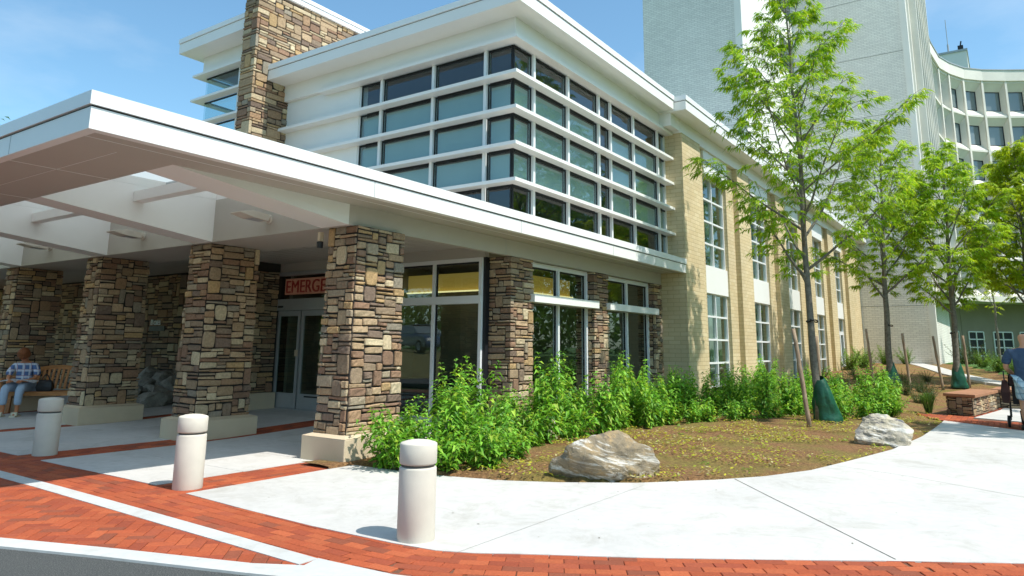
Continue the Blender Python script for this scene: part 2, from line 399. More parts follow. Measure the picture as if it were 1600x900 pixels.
def stones(mb, path, z0, z1, seed, closed=False, taper=None, cu=.056, cv=.052, fine=True, tmax=.035):
    """path: plan points, outside on the right hand of travel; taper(p,z) moves plan points"""
    rg = random.Random(seed)
    pts = [np.array(p, float) for p in path]
    if closed: pts = pts + [pts[0]]
    segs = []; u = 0
    for a, b in zip(pts[:-1], pts[1:]):
        l = np.linalg.norm(b-a); d = (b-a)/l; segs.append((u, u+l, a, d, np.array([d[1], -d[0]]))); u += l
    corners = [s[1] for s in segs[:-1]]
    for (u0,u1,v0,v1) in layout(u, z1-z0, corners, rg, cu, cv):
        base = np.array(rg.choice(STONE))*np.array((1.0,1.05,1.0)); k = rg.uniform(.86,1.08); base = base*k
        t = rg.uniform(.014, tmax); g = rg.uniform(.005,.009)
        jit = [rg.uniform(-.011,.011) for _ in range(8)]; rd = rg.uniform(.03,.15)
        for (s0,s1,a,d,n) in segs:
            x0, x1 = max(u0,s0), min(u1,s1)
            if x1-x0 < .012: continue
            cl, cr_ = u0 < s0-1e-6, u1 > s1+1e-6         # continues round the corner
            el = (not cl) and abs(u0-s0) < 1e-6 and s0 > 0
            er = (not cr_) and abs(u1-s1) < 1e-6 and s1 < u-1e-6
            L = x1-x0; Hh = v1-v0; b = min(.010, L*.2, Hh*.2)
            if fine:
                ins = [] ; nin = max(2,min(5,int(L/.05)+1)); nvn = max(2,min(4,int(Hh/.05)+1))
            else:
                nin = nvn = 2
            us = [g, g+.002] + list(np.linspace(g+b, L-g-b, nin)) + [L-g-.002, L-g]
            hu = [0, .6] + [1]*nin + [.6, 0]
            if cl: us = [-t] + list(np.linspace(0, L-g-b, nin+1)) + [L-g-.002, L-g]; hu = [1] + [1]*(nin+1) + [.6,0]
            if cr_:
                if cl: us = list(np.linspace(-t, L+t, nin+2)); hu = [1]*(nin+2)
                else: us = [g, g+.002] + list(np.linspace(g+b, L, nin+1)) + [L+t]; hu = [0,.6] + [1]*(nin+1) + [1]
            vs = [g, g+.002] + list(np.linspace(g+b, Hh-g-b, nvn)) + [Hh-g-.002, Hh-g]
            hv = [0,.6] + [1]*nvn + [.6,0]
            verts = []
            for jv, vv in enumerate(vs):
                for iu, uu in enumerate(us):
                    fu, fv = uu/L, vv/Hh
                    du = (jit[0]*(1-fu)*(1-fv)+jit[1]*fu*(1-fv)+jit[2]*(1-fu)*fv+jit[3]*fu*fv)
                    dv = (jit[4]*(1-fu)*(1-fv)+jit[5]*fu*(1-fv)+jit[6]*(1-fu)*fv+jit[7]*fu*fv)
                    if cl or cr_: du = 0; dv *= .4
                    else:
                        qu, qv = 2*fu-1, 2*fv-1; e = rd*(qu*qu*qv*qv)**1.5; du -= qu*e*min(L,Hh)*.9; dv -= qv*e*min(L,Hh)*.9
                    h = t*min(hu[iu], hv[jv])
                    if hu[iu] == 1 and hv[jv] == 1 and not ((cl and iu == 0) or (cr_ and iu == len(us)-1)): h += rg.uniform(-.18,.18)*t
                    z = z0+v0+vv+dv
                    p = a + d*(x0-s0+uu+du) + n*h
                    if taper: p = taper(p, z)
                    verts.append((p[0],p[1],z))
            nu_ = len(us)
            f = [(j*nu_+i, j*nu_+i+1, (j+1)*nu_+i+1, (j+1)*nu_+i) for j in range(len(vs)-1) for i in range(nu_-1)]
            mb.add(verts, f, tuple(np.clip(base,0,1)))

# ------------------------------------------------------------------ ground
def smooth(t): t = min(1,max(0,t)); return t*t*(3-2*t)
def gz(x, y):
    """height of the planted ground: flat by the walk, rising towards the tower"""
    return (.30*smooth((x-17)/9) + .45*smooth((x-26)/16)) * max(smooth((x-25)/4), smooth((y-1.6)/1.8))
SLAB1 = [(4.14,6.62),(4.07,5.6),(4.03,4.7),(4.05,3.84),(4.09,3.46),(4.2,3.2),(4.36,2.96),(4.79,2.23),(5.27,1.51),(5.77,.79),(6.23,.08),(6.9,-1),(8,-3),(16.0,-3.0),(16.41,-.02),(17.68,1.32),
         (16.0,1.34),(14.13,1.40),(12.04,1.58),(10.51,1.87),(9.34,2.12),(8.58,2.44),(8.0,2.82),(7.31,3.42),(6.82,4.1),(6.56,4.6),(6.38,5.25),(6.3,5.97),(6.27,6.62)]
def pip(x, y, poly):
    c = False; n = len(poly); j = n-1
    for i in range(n):
        xi, yi = poly[i]; xj, yj = poly[j]
        if (yi > y) != (yj > y) and x < (xj-xi)*(y-yi)/(yj-yi)+xi: c = not c
        j = i
    return c
# far ground to the horizon
mb = MB()
N = 40
xs = np.concatenate([np.linspace(-900,-60,8), np.linspace(-40,120,41), np.linspace(150,900,8)])
ys = np.concatenate([np.linspace(-900,-60,8), np.linspace(-40,80,25), np.linspace(110,900,8)])
vv = [(x,y,(gz(x,y) if (17 < x < 90 and y < 9) else (.75 if x >= 90 else 0))-.22) for y in ys for x in xs]
nx = len(xs)
mb.add(vv, [(j*nx+i,j*nx+i+1,(j+1)*nx+i+1,(j+1)*nx+i) for j in range(len(ys)-1) for i in range(nx-1)])
structure(mb.build('ground', M['grass']))
# mulch bed: a fine height sheet that ducks under the walk
mb = MB()
xs = np.arange(5.9, 46, .16); ys = np.arange(-1.2, 7.2, .16)
vv = []
WALK2 = [(16.0,-3),(16.41,-.02),(17.55,1.2),(17.9,1.45),(19.2,1.98),(19.2,1.34),(18.95,.95),(21.8,.55),(26,.2),(26,-3)]
for y in ys:
    for x in xs:
        z = gz(x,y)-.022 + .02*noise.noise((x*2.3,y*2.3,0)) + .012*noise.noise((x*9,y*9,3))
        d = max(0, min(1, (y-1.4)/2.5)); z += .05*d
        if pip(x,y,SLAB1) or pip(x,y,WALK2): z = -.12
        if y < -.2 and x > 20: z = gz(x,y)-.2
        vv.append((x,y,z))
nx = len(xs)
mb.add(vv, [(j*nx+i,j*nx+i+1,(j+1)*nx+i+1,(j+1)*nx+i) for j in range(len(ys)-1) for i in range(nx-1)])
structure(mb.build('mulch_bed', M['mulch'], smooth=True))

# concrete walk and the slabs under the canopy
mb = MB(); mb.prism(SLAB1, -.09, 0)
structure(mb.build('concrete_walk', M['concrete']))
mb = MB()
def fz(x): return .10*smooth((x-6.2)/3.6)
for y0, y1, dx in ((7.24,9.80,0),(10.44,13.30,0),(13.72,16.55,.05),(16.95,19.8,.1),(20.2,23,.15)):
    gxs = [4.19+dx*.3, 5.2, 6.2, 7, 8, 9, 9.88]
    for a, b in zip(gxs[:-1], gxs[1:]):
        vsl = [(a,y0,fz(a)),(b-.006,y0,fz(b)),(b-.006,y1,fz(b)),(a,y1,fz(a))]
        vsl = [(p[0],p[1],p[2]-.09) for p in vsl] + vsl
        mb.add(vsl, [(3,2,1,0),(4,5,6,7),(0,1,5,4),(1,2,6,5),(2,3,7,6),(3,0,4,7)])
structure(mb.build('entrance_slab', M['concrete']))
# a slab of walk beyond the brick crossing
mb = MB(); mb.prism([(18.9,.84),(21.8,.40),(26,.1),(26,-3),(18.2,-3),(18.35,-.2)], -.09, .002)
structure(mb.build('far_walk', M['concrete']))
# saw joints in the walk: shallow dark grooves laid in as thin filler strips
mb = MB()
for pts, w in (([(8.19,2.66),(7.46,2.1),(6.5,1.34),(5.80,.80)], .012), ([(9.89,1.93),(9.61,1.12),(9.08,.26),(8.2,-1.3)], .006), ([(4.1,3.3),(7.2,3.3)], .003)):
    for a, b in zip(pts[:-1], pts[1:]):
        a, b = np.array(a), np.array(b); d = (b-a)/np.linalg.norm(b-a); n = np.array([-d[1],d[0]])*w/2
        mb.add([(*(a-n),.002),(*(b-n),.002),(*(b+n),.002),(*(a+n),.002)], [(0,1,2,3)])
structure(mb.build('walk_joint', plain('joint_filler', (.16,.15,.13), .9, .3, 8)))
# kerbs
def strip(mb, up, lo, z0, z1):
    n = len(up)
    poly = up + lo[::-1]
    mb.prism(poly, z0, z1)
mb = MB()
k1u = [(3.62,24),(3.6,9.4),(3.585,8),(3.56,6.87),(3.52,5.55),(3.49,4.66),(3.47,3.95)]
k1l = [(3.46,24),(3.44,9.4),(3.42,8),(3.39,6.87),(3.35,5.55),(3.33,4.66),(3.31,3.95)]
strip(mb, k1u, k1l, -.1, .001)
k2u = [(.4,11.4),(1.5,8.5),(2.44,6.18),(2.78,5.27),(3.14,4.2),(3.31,3.90),(3.47,3.95)]
k2l = [(.25,11.3),(1.34,8.4),(2.29,6.08),(2.62,5.18),(2.98,4.1),(3.16,3.6),(3.50,3.22)]
strip(mb, k2u, k2l, -.1, .004)
strip(mb, [(3.47,3.95),(3.52,3.32),(3.62,2.98),(3.80,2.62),(4.22,1.90),(4.70,1.18),(5.2,.45),(5.9,-.8)],
      [(3.31,3.90),(3.40,3.20),(3.50,2.88),(3.68,2.5),(4.10,1.80),(4.58,1.08),(5.06,.35),(5.75,-.9)], -.1, .002)
structure(mb.build('kerb', M['kerb']))
# asphalt drive
mb = MB(); mb.prism([(.3,11.3),(1.4,8.4),(2.34,6.08),(2.66,5.18),(3.02,4.1),(3.2,3.6),(3.45,3.0),(3.64,2.55),(4.06,1.85),(4.54,1.12),(5.02,.4),(5.7,-.9),(7,-6),(-30,-6),(-30,40),(-6,40)], -.12, -.012)
structure(mb.build('asphalt_drive', M['asphalt']))
# brick paving: every paver its own piece of one paved sheet
PAV = [S(168,84,52),S(162,78,48),S(174,90,56),S(156,78,52),S(140,76,54),S(168,82,50),S(150,72,48)]
mb = MB(); sand = MB()
def paver(cx, cy, ang, l, w, z, rg, zf=None):
    c, s = math.cos(ang), math.sin(ang)
    col = np.array(rg.choice(PAV))*rg.uniform(.90,1.07)
    zz = z + rg.uniform(-.0015,.0015)
    g = .0025; hl, hw = l/2-g, w/2-g
    q = []
    for k, h in ((1,-.02),(1,0),(.0,.0)):
        pass
    v = []
    for (e, dz) in ((0,-.012),(0,-.003),(.004,0)):
        for sx, sy in ((-1,-1),(1,-1),(1,1),(-1,1)):
            x, y = sx*(hl-e), sy*(hw-e)
            px, py = cx+x*c-y*s, cy+x*s+y*c
            v.append((px,py,zz+dz+(zf(px) if zf else 0)))
    f = [(8,9,10,11)] + [(k*4+i,k*4+(i+1)%4,(k+1)*4+(i+1)%4,(k+1)*4+i) for k in (0,1) for i in range(4)]
    mb.add(v, f, tuple(np.clip(col,0,1)))
rg = random.Random(3)
# running bond band beside the slabs (follows the kerb), as a curved course set
line = [(3.84,14.5),(3.84,9.4),(3.82,6.87),(3.76,4.7),(3.76,3.9),(3.80,3.42),(3.92,3.08),(4.10,2.75),(4.52,2.05),(4.99,1.32),(5.5,.55),(6.1,-.6)]
P = [np.array(p) for p in line]
def along(P, s):
    for a, b in zip(P[:-1], P[1:]):
        l = np.linalg.norm(b-a)
        if s <= l: return a+(b-a)*s/l, (b-a)/l
        s -= l
    return P[-1], (P[-1]-P[-2])/np.linalg.norm(P[-1]-P[-2])
tot = sum(np.linalg.norm(b-a) for a, b in zip(P[:-1],P[1:]))
for r in range(-4, 5):
    s = (.1 if r % 2 else 0)
    while s < tot:
        p, d = along(P, s); n = np.array([d[1],-d[0]])
        q = p - n*r*.1
        paver(q[0], q[1], math.atan2(d[1],d[0]), .2, .1, -.004, rg)
        s += .2
# column strips
for y0, y1 in ((6.64,7.24),(9.8,10.44),(13.3,13.72),(16.55,16.95),(19.8,20.2)):
    y = y0+.05; r = 0
    while y < y1+.02:
        x = 4.0 + (.1 if r % 2 else 0)
        while x < 9.9:
            if not (pip(x,y,SLAB1)): paver(x, y, 0, .2, .1, -.004, rg, fz)
            x += .2
        y += .1; r += 1
# herringbone between the kerbs
HB = [(3.52,14),(3.50,8),(3.44,5.5),(3.40,4.6),(3.38,3.80),(3.2,3.9),(3.05,4.15),(2.70,5.22),(2.36,6.12),(1.40,8.45),(.9,10),(.9,14)]
a0 = R(45); ca, sa = math.cos(a0), math.sin(a0)
for i in range(-60, 61):
    for j in range(-60, 61):
        # herringbone on a .1 grid: each cell (i,j) with (i-j)%4 in {0,1} is a lying paver, {2,3} an upright one
        k4 = (i-j) % 4
        if k4 == 0: x, y, ang = i*.1+.1, j*.1+.05, 0
        elif k4 == 2: x, y, ang = i*.1+.05, j*.1, math.pi/2
        else: continue
        X, Y = 2.6+x*ca-y*sa, 6.8+x*sa+y*ca
        if pip(X, Y, HB): paver(X, Y, a0+ang, .2, .1, -.004, rg)
# far brick crossing
BX = [(16.38,-.02),(17.66,1.34),(17.9,1.45),(19.3,2.02),(19.25,1.3),(18.9,.86),(18.3,.8),(18.2,-3),(16.0,-3)]
BX2 = [(18.9,.86),(19.2,1.3),(21.9,.5),(26,.2),(26,-.0),(21.8,.42)]
for y in np.arange(-3, 2.2, .1):
    for x in np.arange(15.9, 26, .2):
        xx = x + (.1 if int(round(y*10)) % 2 else 0)
        if pip(xx, y, BX) or pip(xx, y, BX2): paver(xx, y, 0, .2, .1, -.002, rg)
structure(mb.build('brick_paving', M['paver']))
sand.prism([(.3,34),(3.5,34),(10,34),(9.9,6.6),(6.3,6.6),(6.3,2.5),(5.5,-3),(3.2,-1.5),(3.1,3.6),(2.2,6)], -.08, -.0135)
sand.prism([(15.8,-3),(15.8,.2),(17.7,1.3),(19.3,2.0),(26,1.0),(26,-3)], -.08, -.014)
structure(sand.build('paving_bed', M['sand']))

# garden path and lawn near the tower
mb = MB()
pp = [(48,5.6),(40,3.7),(34,2.2),(29.5,.55),(26.5,-1.2)]
for a, b in zip(pp[:-1], pp[1:]):
    a, b = np.array(a), np.array(b); n = np.array([-(b-a)[1],(b-a)[0]]); n = n/np.linalg.norm(n)*.36
    for k in range(6):
        p, q = a+(b-a)*k/6, a+(b-a)*(k+1)/6
        vq = [p-n,q-n,q+n,p+n]
        top = [(v[0],v[1],gz(v[0],v[1])+.05) for v in vq]
        mb.add([(v[0],v[1],v[2]-.15) for v in top]+top, [(4,5,6,7),(0,1,5,4),(1,2,6,5),(2,3,7,6),(3,0,4,7)])
structure(mb.build('garden_path', M['concrete']))
mb = MB()
lx = np.arange(30, 72, .5); ly = np.arange(-12, 4.6, .5)
def inlawn(x, y): return y < (x-30)*.26 - .7
vv = [(x,y,gz(x,y)+(.03 + .03*noise.noise((x,y,7)) if inlawn(x,y) else -.25)) for y in ly for x in lx]
nx = len(lx)
mb.add(vv, [(j*nx+i,j*nx+i+1,(j+1)*nx+i+1,(j+1)*nx+i) for j in range(len(ly)-1) for i in range(nx-1)])
structure(mb.build('lawn', M['grass'], smooth=True))

# ------------------------------------------------------------------ free-standing stone columns
def make_column(seed):
    """local: stone shaft 1.10 x .60, front-left corner of the shaft foot at (0,0)"""
    root = bpy.data.objects.new('stone_column', None); COL.objects.link(root)
    W, D, z0, z1 = .90, .54, .305, 2.945
    def tp(p, z):
        k = 1-.075*(z-z0)/(z1-z0)
        return np.array([W+(p[0]-W)*k, D+(p[1]-D)*k])
    core = MB()
    i = .004
    b4 = [(i,i),(W-i,i),(W-i,D-i),(i,D-i)]
    vb = [(*tp(np.array(p),z0),.27) for p in b4] + [(*tp(np.array(p),z1),z1) for p in b4]
    core.add(vb, [(3,2,1,0),(4,5,6,7),(0,1,5,4),(1,2,6,5),(2,3,7,6),(3,0,4,7)])
    core.build('mortar_core', M['mortar'], root, local=True)
    st = MB(); stones(st, [(0,0),(W,0),(W,D),(0,D)], z0, z1, seed, True, tp)
    st.build('stone_shaft', M['stone'], root, local=True)
    q = .125
    pl = MB(); pl.box(-q,W+q,-q,D+q,-.02,.285)
    cap = [(-q,-q,.285),(W+q,-q,.285),(W+q,D+q,.285),(-q,D+q,.285),(-.03,-.03,.315),(W+.03,-.03,.315),(W+.03,D+.03,.315),(-.03,D+.03,.315)]
    pl.add(cap, [(4,5,6,7),(0,1,5,4),(1,2,6,5),(2,3,7,6),(3,0,4,7)])
    bevel(pl.build('plinth', M['plinth'], root, local=True), .012)
    return root
CL = [(6.83,'stone column nearest the corner, foot half hidden by green shrubs','a'),(10.08,'stone column second from the shrubs, behind a white bollard','b'),
      (13.45,'stone column beside the wooden bench and its low bollard','c'),(16.95,'stone column behind the seated woman at the left edge','d')]
for k, (y, lab, _) in enumerate(CL):
    c = make_column(21+k*5); c.location = (6.32, y, 0)
    tag(c, lab, 'column', 'stone columns carrying the canopy')

# ------------------------------------------------------------------ entrance canopy
can = thing('entrance_canopy', (9,7,2.9), 'wide white flat canopy over the entrance drive with open skylight wells', 'canopy')
X0, YF, YE = 2.74, 6.30, 34
mb = MB()
mb.box(X0,16.478,YF,YF+.1,3.20,3.395)
mb.box(X0,X0+.1,YF+.1,YE,3.20,3.395)
mb.build('fascia', M['white'], can)
mb = MB()                                           # panel joints on the fascia
for x in (5.3,8.4,11.5,14.5): pass
mb = MB()
mb.box(X0-.02,16.477,YF-.02,YF+.12,3.412,3.535)
mb.box(X0-.02,X0+.12,YF+.12,YE,3.412,3.535)
mb.build('roof_edge', M['cap'], can)
mb = MB(); mb.box(X0+.012,16.47,YF+.012,YF+.1,3.394,3.413); mb.box(X0+.012,X0+.1,YF+.1,YE,3.394,3.413)
mb.build('shadow_joint', M['gasket'], can)
for x in (6.1,9.35,12.6):
    mb = MB(); mb.box(x-.004,x+.004,YF-.0025,YF+.02,3.204,3.394); mb.build('panel_joint', M['alu'], can)
for y in (7.9,9.4,11.0,12.6,14.2):
    mb = MB(); mb.box(X0-.0025,X0+.02,y-.004,y+.004,3.204,3.394); mb.build('panel_joint', M['alu'], can)
WX0, WX1 = 3.87, 6.30
WELL = [(7.48,9.97),(10.42,13.18),(13.64,16.70),(17.14,20.2)]
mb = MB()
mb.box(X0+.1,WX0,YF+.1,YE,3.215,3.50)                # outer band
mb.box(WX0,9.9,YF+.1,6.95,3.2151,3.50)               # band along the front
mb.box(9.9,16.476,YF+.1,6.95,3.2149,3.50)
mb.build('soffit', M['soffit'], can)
mb = MB()                                            # fine joints between soffit panels
for y in (6.62,): mb.box(X0+.1,16.4,y-.003,y+.003,3.2115,3.2149)
for x in (3.3,): mb.box(x-.003,x+.003,6.95,YE,3.2118,3.2150)
for y in (8.2,10.2,12.2,14.2): mb.box(X0+.1,WX0-.02,y-.003,y+.003,3.2112,3.2149)
mb.build('soffit_joint', M['cap'], can)
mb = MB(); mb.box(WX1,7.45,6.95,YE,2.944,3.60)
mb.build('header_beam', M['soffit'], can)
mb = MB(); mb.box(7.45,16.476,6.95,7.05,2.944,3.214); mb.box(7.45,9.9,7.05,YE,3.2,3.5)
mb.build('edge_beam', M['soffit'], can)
mb = MB(); mb.box(9.8455,9.8535,6.946,6.96,2.946,3.212); mb.build('edge_beam_joint', M['alu'], can)
for a, b in [(6.95,7.48),(9.97,10.42),(13.18,13.64),(16.70,17.14)]:
    mb = MB()
    sec = [(WX0,3.2149),(WX1,2.945),(WX1,3.60),(WX0,3.60)]
    v = [(x,a,z) for x, z in sec] + [(x,b,z) for x, z in sec]
    mb.add(v, [(3,2,1,0),(4,5,6,7),(0,1,5,4),(1,2,6,5),(2,3,7,6),(3,0,4,7)])
    mb.build('cantilever_beam', M['white'], can)
M['frost'] = None
m, nt, b = nmat('frosted_skylight')
for n in list(nt.nodes):
    if n.type != 'OUTPUT_MATERIAL': nt.nodes.remove(n)
t1 = nd(nt,'ShaderNodeBsdfTranslucent'); t1.inputs[0].default_value = (.60,.62,.61,1)
t2 = nd(nt,'ShaderNodeBsdfTransparent'); t2.inputs[0].default_value = (.8,.85,.88,1)
ms = nd(nt,'ShaderNodeMixShader'); ms.inputs[0].default_value = .12
nt.links.new(t1.outputs[0],ms.inputs[1]); nt.links.new(t2.outputs[0],ms.inputs[2]); nt.links.new(ms.outputs[0], nt.nodes['Material Output'].inputs[0])
M['frost'] = m
for a, b in WELL:
    mb = MB()
    mb.box(WX0-.1,WX0-.001,a,b,3.502,3.72); mb.box(WX1+.001,WX1+.1,a,b,3.602,3.72)
    mb.box(WX0-.1,WX1+.1,a-.1,a-.001,3.602,3.72); mb.box(WX0-.1,WX1+.1,b+.001,b+.1,3.602,3.72)
    well = mb.build('skylight', M['white'], can)
    mb = MB(); mb.box(WX0-.08,WX1+.08,a-.08,b+.08,3.722,3.734); mb.build('pane', M['frost'], well)
    mb = MB(); mb.box(5.03,5.19,a+.002,b-.002,3.36,3.50); mb.build('cross_bar', M['white'], well)
    mb = MB()
    for x in (4.3,4.75,5.5,5.9): mb.box(x-.02,x+.02,a,b,3.68,3.72)
    mb.build('glazing_bar', M['alu'], well)
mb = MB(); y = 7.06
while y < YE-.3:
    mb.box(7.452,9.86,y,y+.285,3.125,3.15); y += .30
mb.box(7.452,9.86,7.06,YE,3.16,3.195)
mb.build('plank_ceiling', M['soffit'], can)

# wall lamps in the wells
def lamp():
    root = bpy.data.objects.new('wall_lamp', None); COL.objects.link(root)
    mb = MB(); mb.tube([(0,0,0),(-.03,0,0)], .065, 18); mb.tube([(-.03,0,0),(-.1,0,.01)], .035, 12); mb.build('mount', M['bollard'], root, local=True)
    mb = MB()
    v = [(-.08,-.09,-.05),(-.08,.09,-.05),(-.08,.09,.045),(-.08,-.09,.045),(-.36,-.13,-.035),(-.36,.13,-.035),(-.36,.13,.06),(-.36,-.13,.06),(-.56,-.12,.005),(-.56,.12,.005),(-.56,.12,.018),(-.56,-.12,.018)]
    f = [(0,1,2,3)] + [(i,(i+1)%4,4+(i+1)%4,4+i)[::-1] for i in range(4)] + [(4+i,4+(i+1)%4,8+(i+1)%4,8+i)[::-1] for i in range(4)] + [(11,10,9,8)]
    mb.add(v, f); bevel(mb.build('head', M['bollard'], root, local=True), .01)
    mb = MB(); mb.add([(-.14,-.07,-.053),(-.34,-.09,-.042),(-.34,.09,-.042),(-.14,.07,-.053)], [(0,1,2,3)]); mb.build('lens', M['alu'], root, local=True)
    return root
for k, (y, z, lab) in enumerate(((8.6,3.17,'cream floodlight on the skylight wall nearest the corner column'),(12.0,3.19,'cream floodlight in the middle skylight well'),(15.45,3.24,'cream floodlight in the skylight well at the left edge'))):
    l = lamp() if k == 0 else copy_tree(l0)
    if k == 0: l0 = l
    l.location = (6.298, y, z); tag(l, lab, 'lamp', 'floodlights in the canopy skylights')
# security camera on the corner column
sc = thing('security_camera', (6.36,7.56,2.78), 'small dark security camera at the top of the corner stone column', 'camera')
mb = MB(); mb.box(-.03,.03,-.03,.02,.0,.12); mb.build('bracket', M['plinth'], sc, local=True)
mb = MB(); mb.tube([(0,0,-.01),(0,.0,-.09)], [.045,.04], 14); mb.build('dome', M['black'], sc, local=True)

# ------------------------------------------------------------------ entrance block
blk = thing('entrance_block', (12,9,0), 'white two-storey entrance block with corner glazing and thin horizontal louvres', 'building')
BX0, BX1, BYG = 9.75, 16.478, 6.76
mb = MB()
mb.box(9.62,BX1,6.64,6.9,6.76,7.12)                  # frieze, street face
mb.box(9.62,9.9,6.9,12.94,6.76,7.12)                 # frieze, drive face
mb.box(9.72,9.95,10.6,12.94,3.5,6.76)                # solid white wall beside the stone wall
mb.build('wall', M['white'], blk)
mb = MB()
mb.box(9.15,15.85,6.23,12.94,7.12,7.335); mb.box(15.85,16.6,6.23,12.94,7.1201,7.3351)
rf = mb.build('roof', M['white'], blk)
mb = MB(); mb.box(9.165,15.84,6.245,12.93,7.335,7.352); mb.build('shadow_joint', M['gasket'], rf)
mb = MB(); mb.box(9.13,15.85,6.21,12.94,7.352,7.47); mb.build('roof_edge', M['cap'], rf)
LZ = [6.74,6.10,5.46,4.825,4.19]
for k, z in enumerate(LZ):
    mb = MB(); ye = 11.65 if k == 0 else 12.945
    poly = [(9.50,6.53),(BX1-.003,6.53),(BX1-.003,6.735),(9.722,6.735),(9.722,ye),(9.50,ye)]
    mb.prism(poly, z-.06, z)
    mb.build('louvre', M['white'], blk)
rows = [(LZ[i]-.062, LZ[i+1]) for i in range(4)] + [(LZ[4]-.062, 3.52)]
def glaz_bay(a, b, face, shade, first=False):
    """one bay of the curtain wall between mullions a and b; face 'Y' = street side, 'X' = drive side"""
    fr = MB(); gk = MB(); pn = MB(); sh = MB()
    def bx(m, u0, u1, d0, d1, z0, z1):
        if face == 'Y': m.box(u0, u1, BYG+d0, BYG+d1, z0, z1)
        else: m.box(BX0+d0, BX0+d1, u0, u1, z0, z1)
    if not first: bx(fr, a-.032, a+.032, -.05, .06, 3.5, 6.68)
    bx(fr, a+.033, b-.033, -.02, .05, 3.50, 3.53)
    for (zt, zb) in rows:
        bx(gk, a+(.004 if first else .033), a+(.03 if first else .052), .0, .02, zb, zt); bx(gk, b-.052, b-.033, .0, .02, zb, zt)
        bx(gk, a+.052, b-.052, .001, .021, zt-.035, zt); bx(gk, a+.052, b-.052, .002, .02, zb, zb+.012)
        bx(pn, a+.01, b-.01, .024, .032, zb, zt)
    if shade:
        for (zt, zb) in rows[1:]if False else rows[1:4]:
            bx(sh, a+.08, b-.08, .055, .06, zb-.01, zt-.06)
    w = fr.build('window', M['whiteframe'], blk)
    gk.build('gasket', M['gasket'], w); pn.build('pane', M['glass'], w)
    if shade: sh.build('roller_shade', M['shade'], w)
ex = [9.76,10.36,11.59,12.87,13.41,14.57,15.95,16.46]
for i in range(7): glaz_bay(ex[i], ex[i+1], 'Y', i != 3, i == 0)
ey = [6.785,7.35,8.59,9.96,10.60]
for i in range(4): glaz_bay(ey[i], ey[i+1], 'X', True, i == 0)
mb = MB(); mb.box(16.40,16.476,6.75,6.84,3.5,6.68); mb.build('end_frame', M['whiteframe'], blk)
mb = MB(); mb.box(9.74,9.84,10.57,10.602,3.5,6.68); mb.build('end_frame', M['whiteframe'], blk)
# rooms behind the glass
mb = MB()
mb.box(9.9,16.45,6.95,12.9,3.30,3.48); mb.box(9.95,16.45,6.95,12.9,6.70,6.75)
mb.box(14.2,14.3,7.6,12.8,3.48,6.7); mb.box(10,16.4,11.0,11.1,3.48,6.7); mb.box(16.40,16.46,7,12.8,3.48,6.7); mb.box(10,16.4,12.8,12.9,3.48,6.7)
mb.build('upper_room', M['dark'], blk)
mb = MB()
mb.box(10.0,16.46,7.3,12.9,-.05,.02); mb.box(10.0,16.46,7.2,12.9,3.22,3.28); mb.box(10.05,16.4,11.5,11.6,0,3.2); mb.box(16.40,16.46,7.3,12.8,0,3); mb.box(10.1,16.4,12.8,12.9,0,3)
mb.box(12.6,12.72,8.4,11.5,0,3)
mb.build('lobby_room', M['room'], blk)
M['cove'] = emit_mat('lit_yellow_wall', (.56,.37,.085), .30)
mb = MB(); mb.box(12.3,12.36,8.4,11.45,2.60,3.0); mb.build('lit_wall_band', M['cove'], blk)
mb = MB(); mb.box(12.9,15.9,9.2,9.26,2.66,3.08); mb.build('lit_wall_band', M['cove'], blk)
M['strip'] = emit_mat('cove_strip', (1.0,.80,.40), 1.1)
mb = MB(); mb.box(12.2,12.29,8.4,11.4,2.585,2.61); mb.build('cove_light', M['strip'], blk)
mb = MB(); mb.box(12.9,15.9,9.1,9.19,2.645,2.67); mb.build('cove_light', M['strip'], blk)
mb = MB(); mb.box(11.0,11.6,8.0,11.0,.02,.75); mb.box(13.4,15.6,8.3,8.9,.02,.8); mb.box(14.1,14.4,8.0,8.2,.02,1.3); mb.build('lobby_desk', M['dark'], blk)
# ground floor piers
def pilaster(x0, x1, y0, y1, seed, parent):
    mb = MB(); mb.box(x0+.003,x1-.003,y0+.003,y1-.003,0,2.943); core = mb.build('pilaster', M['mortar'], parent)
    st = MB(); stones(st, [(x0,y1),(x0,y0),(x1,y0),(x1,y1)], 0.0, 2.943, seed); st.build('stone_facing', M['stone'], core)
pilaster(10.03,10.68,6.97,7.45,71,blk)
pilaster(13.02,13.60,6.97,7.40,72,blk)
pilaster(16.05,16.474,6.97,7.40,73,blk)
def shopwin(x0, x1, mull, y):
    fr = MB()
    for xm in (x0+.03, mull, x1-.03): fr.box(xm-.03,xm+.03,y-.06,y+.05,0,2.9)
    fr.box(x0,x1,y-.05,y+.05,2.86,2.944); fr.box(x0,x1,y-.05,y+.05,.0,.08)
    w = fr.build('window', M['whiteframe'], blk)
    pn = MB(); pn.box(x0+.05,mull-.03,y,y+.01,.08,2.86); pn.box(mull+.03,x1-.05,y,y+.01,.08,2.86); pn.build('pane', M['glassdark'], w)
    tb = MB(); tb.box(x0-.06,x1+.06,y-.30,y-.05,2.19,2.335); bevel(tb.build('sun_ledge', M['white'], w), .006)
    gk = MB()
    for xm in (x0+.06, mull+.03): gk.box(xm,xm+.022,y-.012,y+.02,.08,2.86)
    for xm in (mull-.052, x1-.082): gk.box(xm,xm+.022,y-.012,y+.02,.08,2.86)
    gk.box(x0+.05,x1-.05,y-.014,y+.02,2.83,2.86); gk.build('gasket', M['gasket'], w)
shopwin(10.69,13.0,11.85,7.16)
shopwin(13.62,16.04,14.86,7.16)
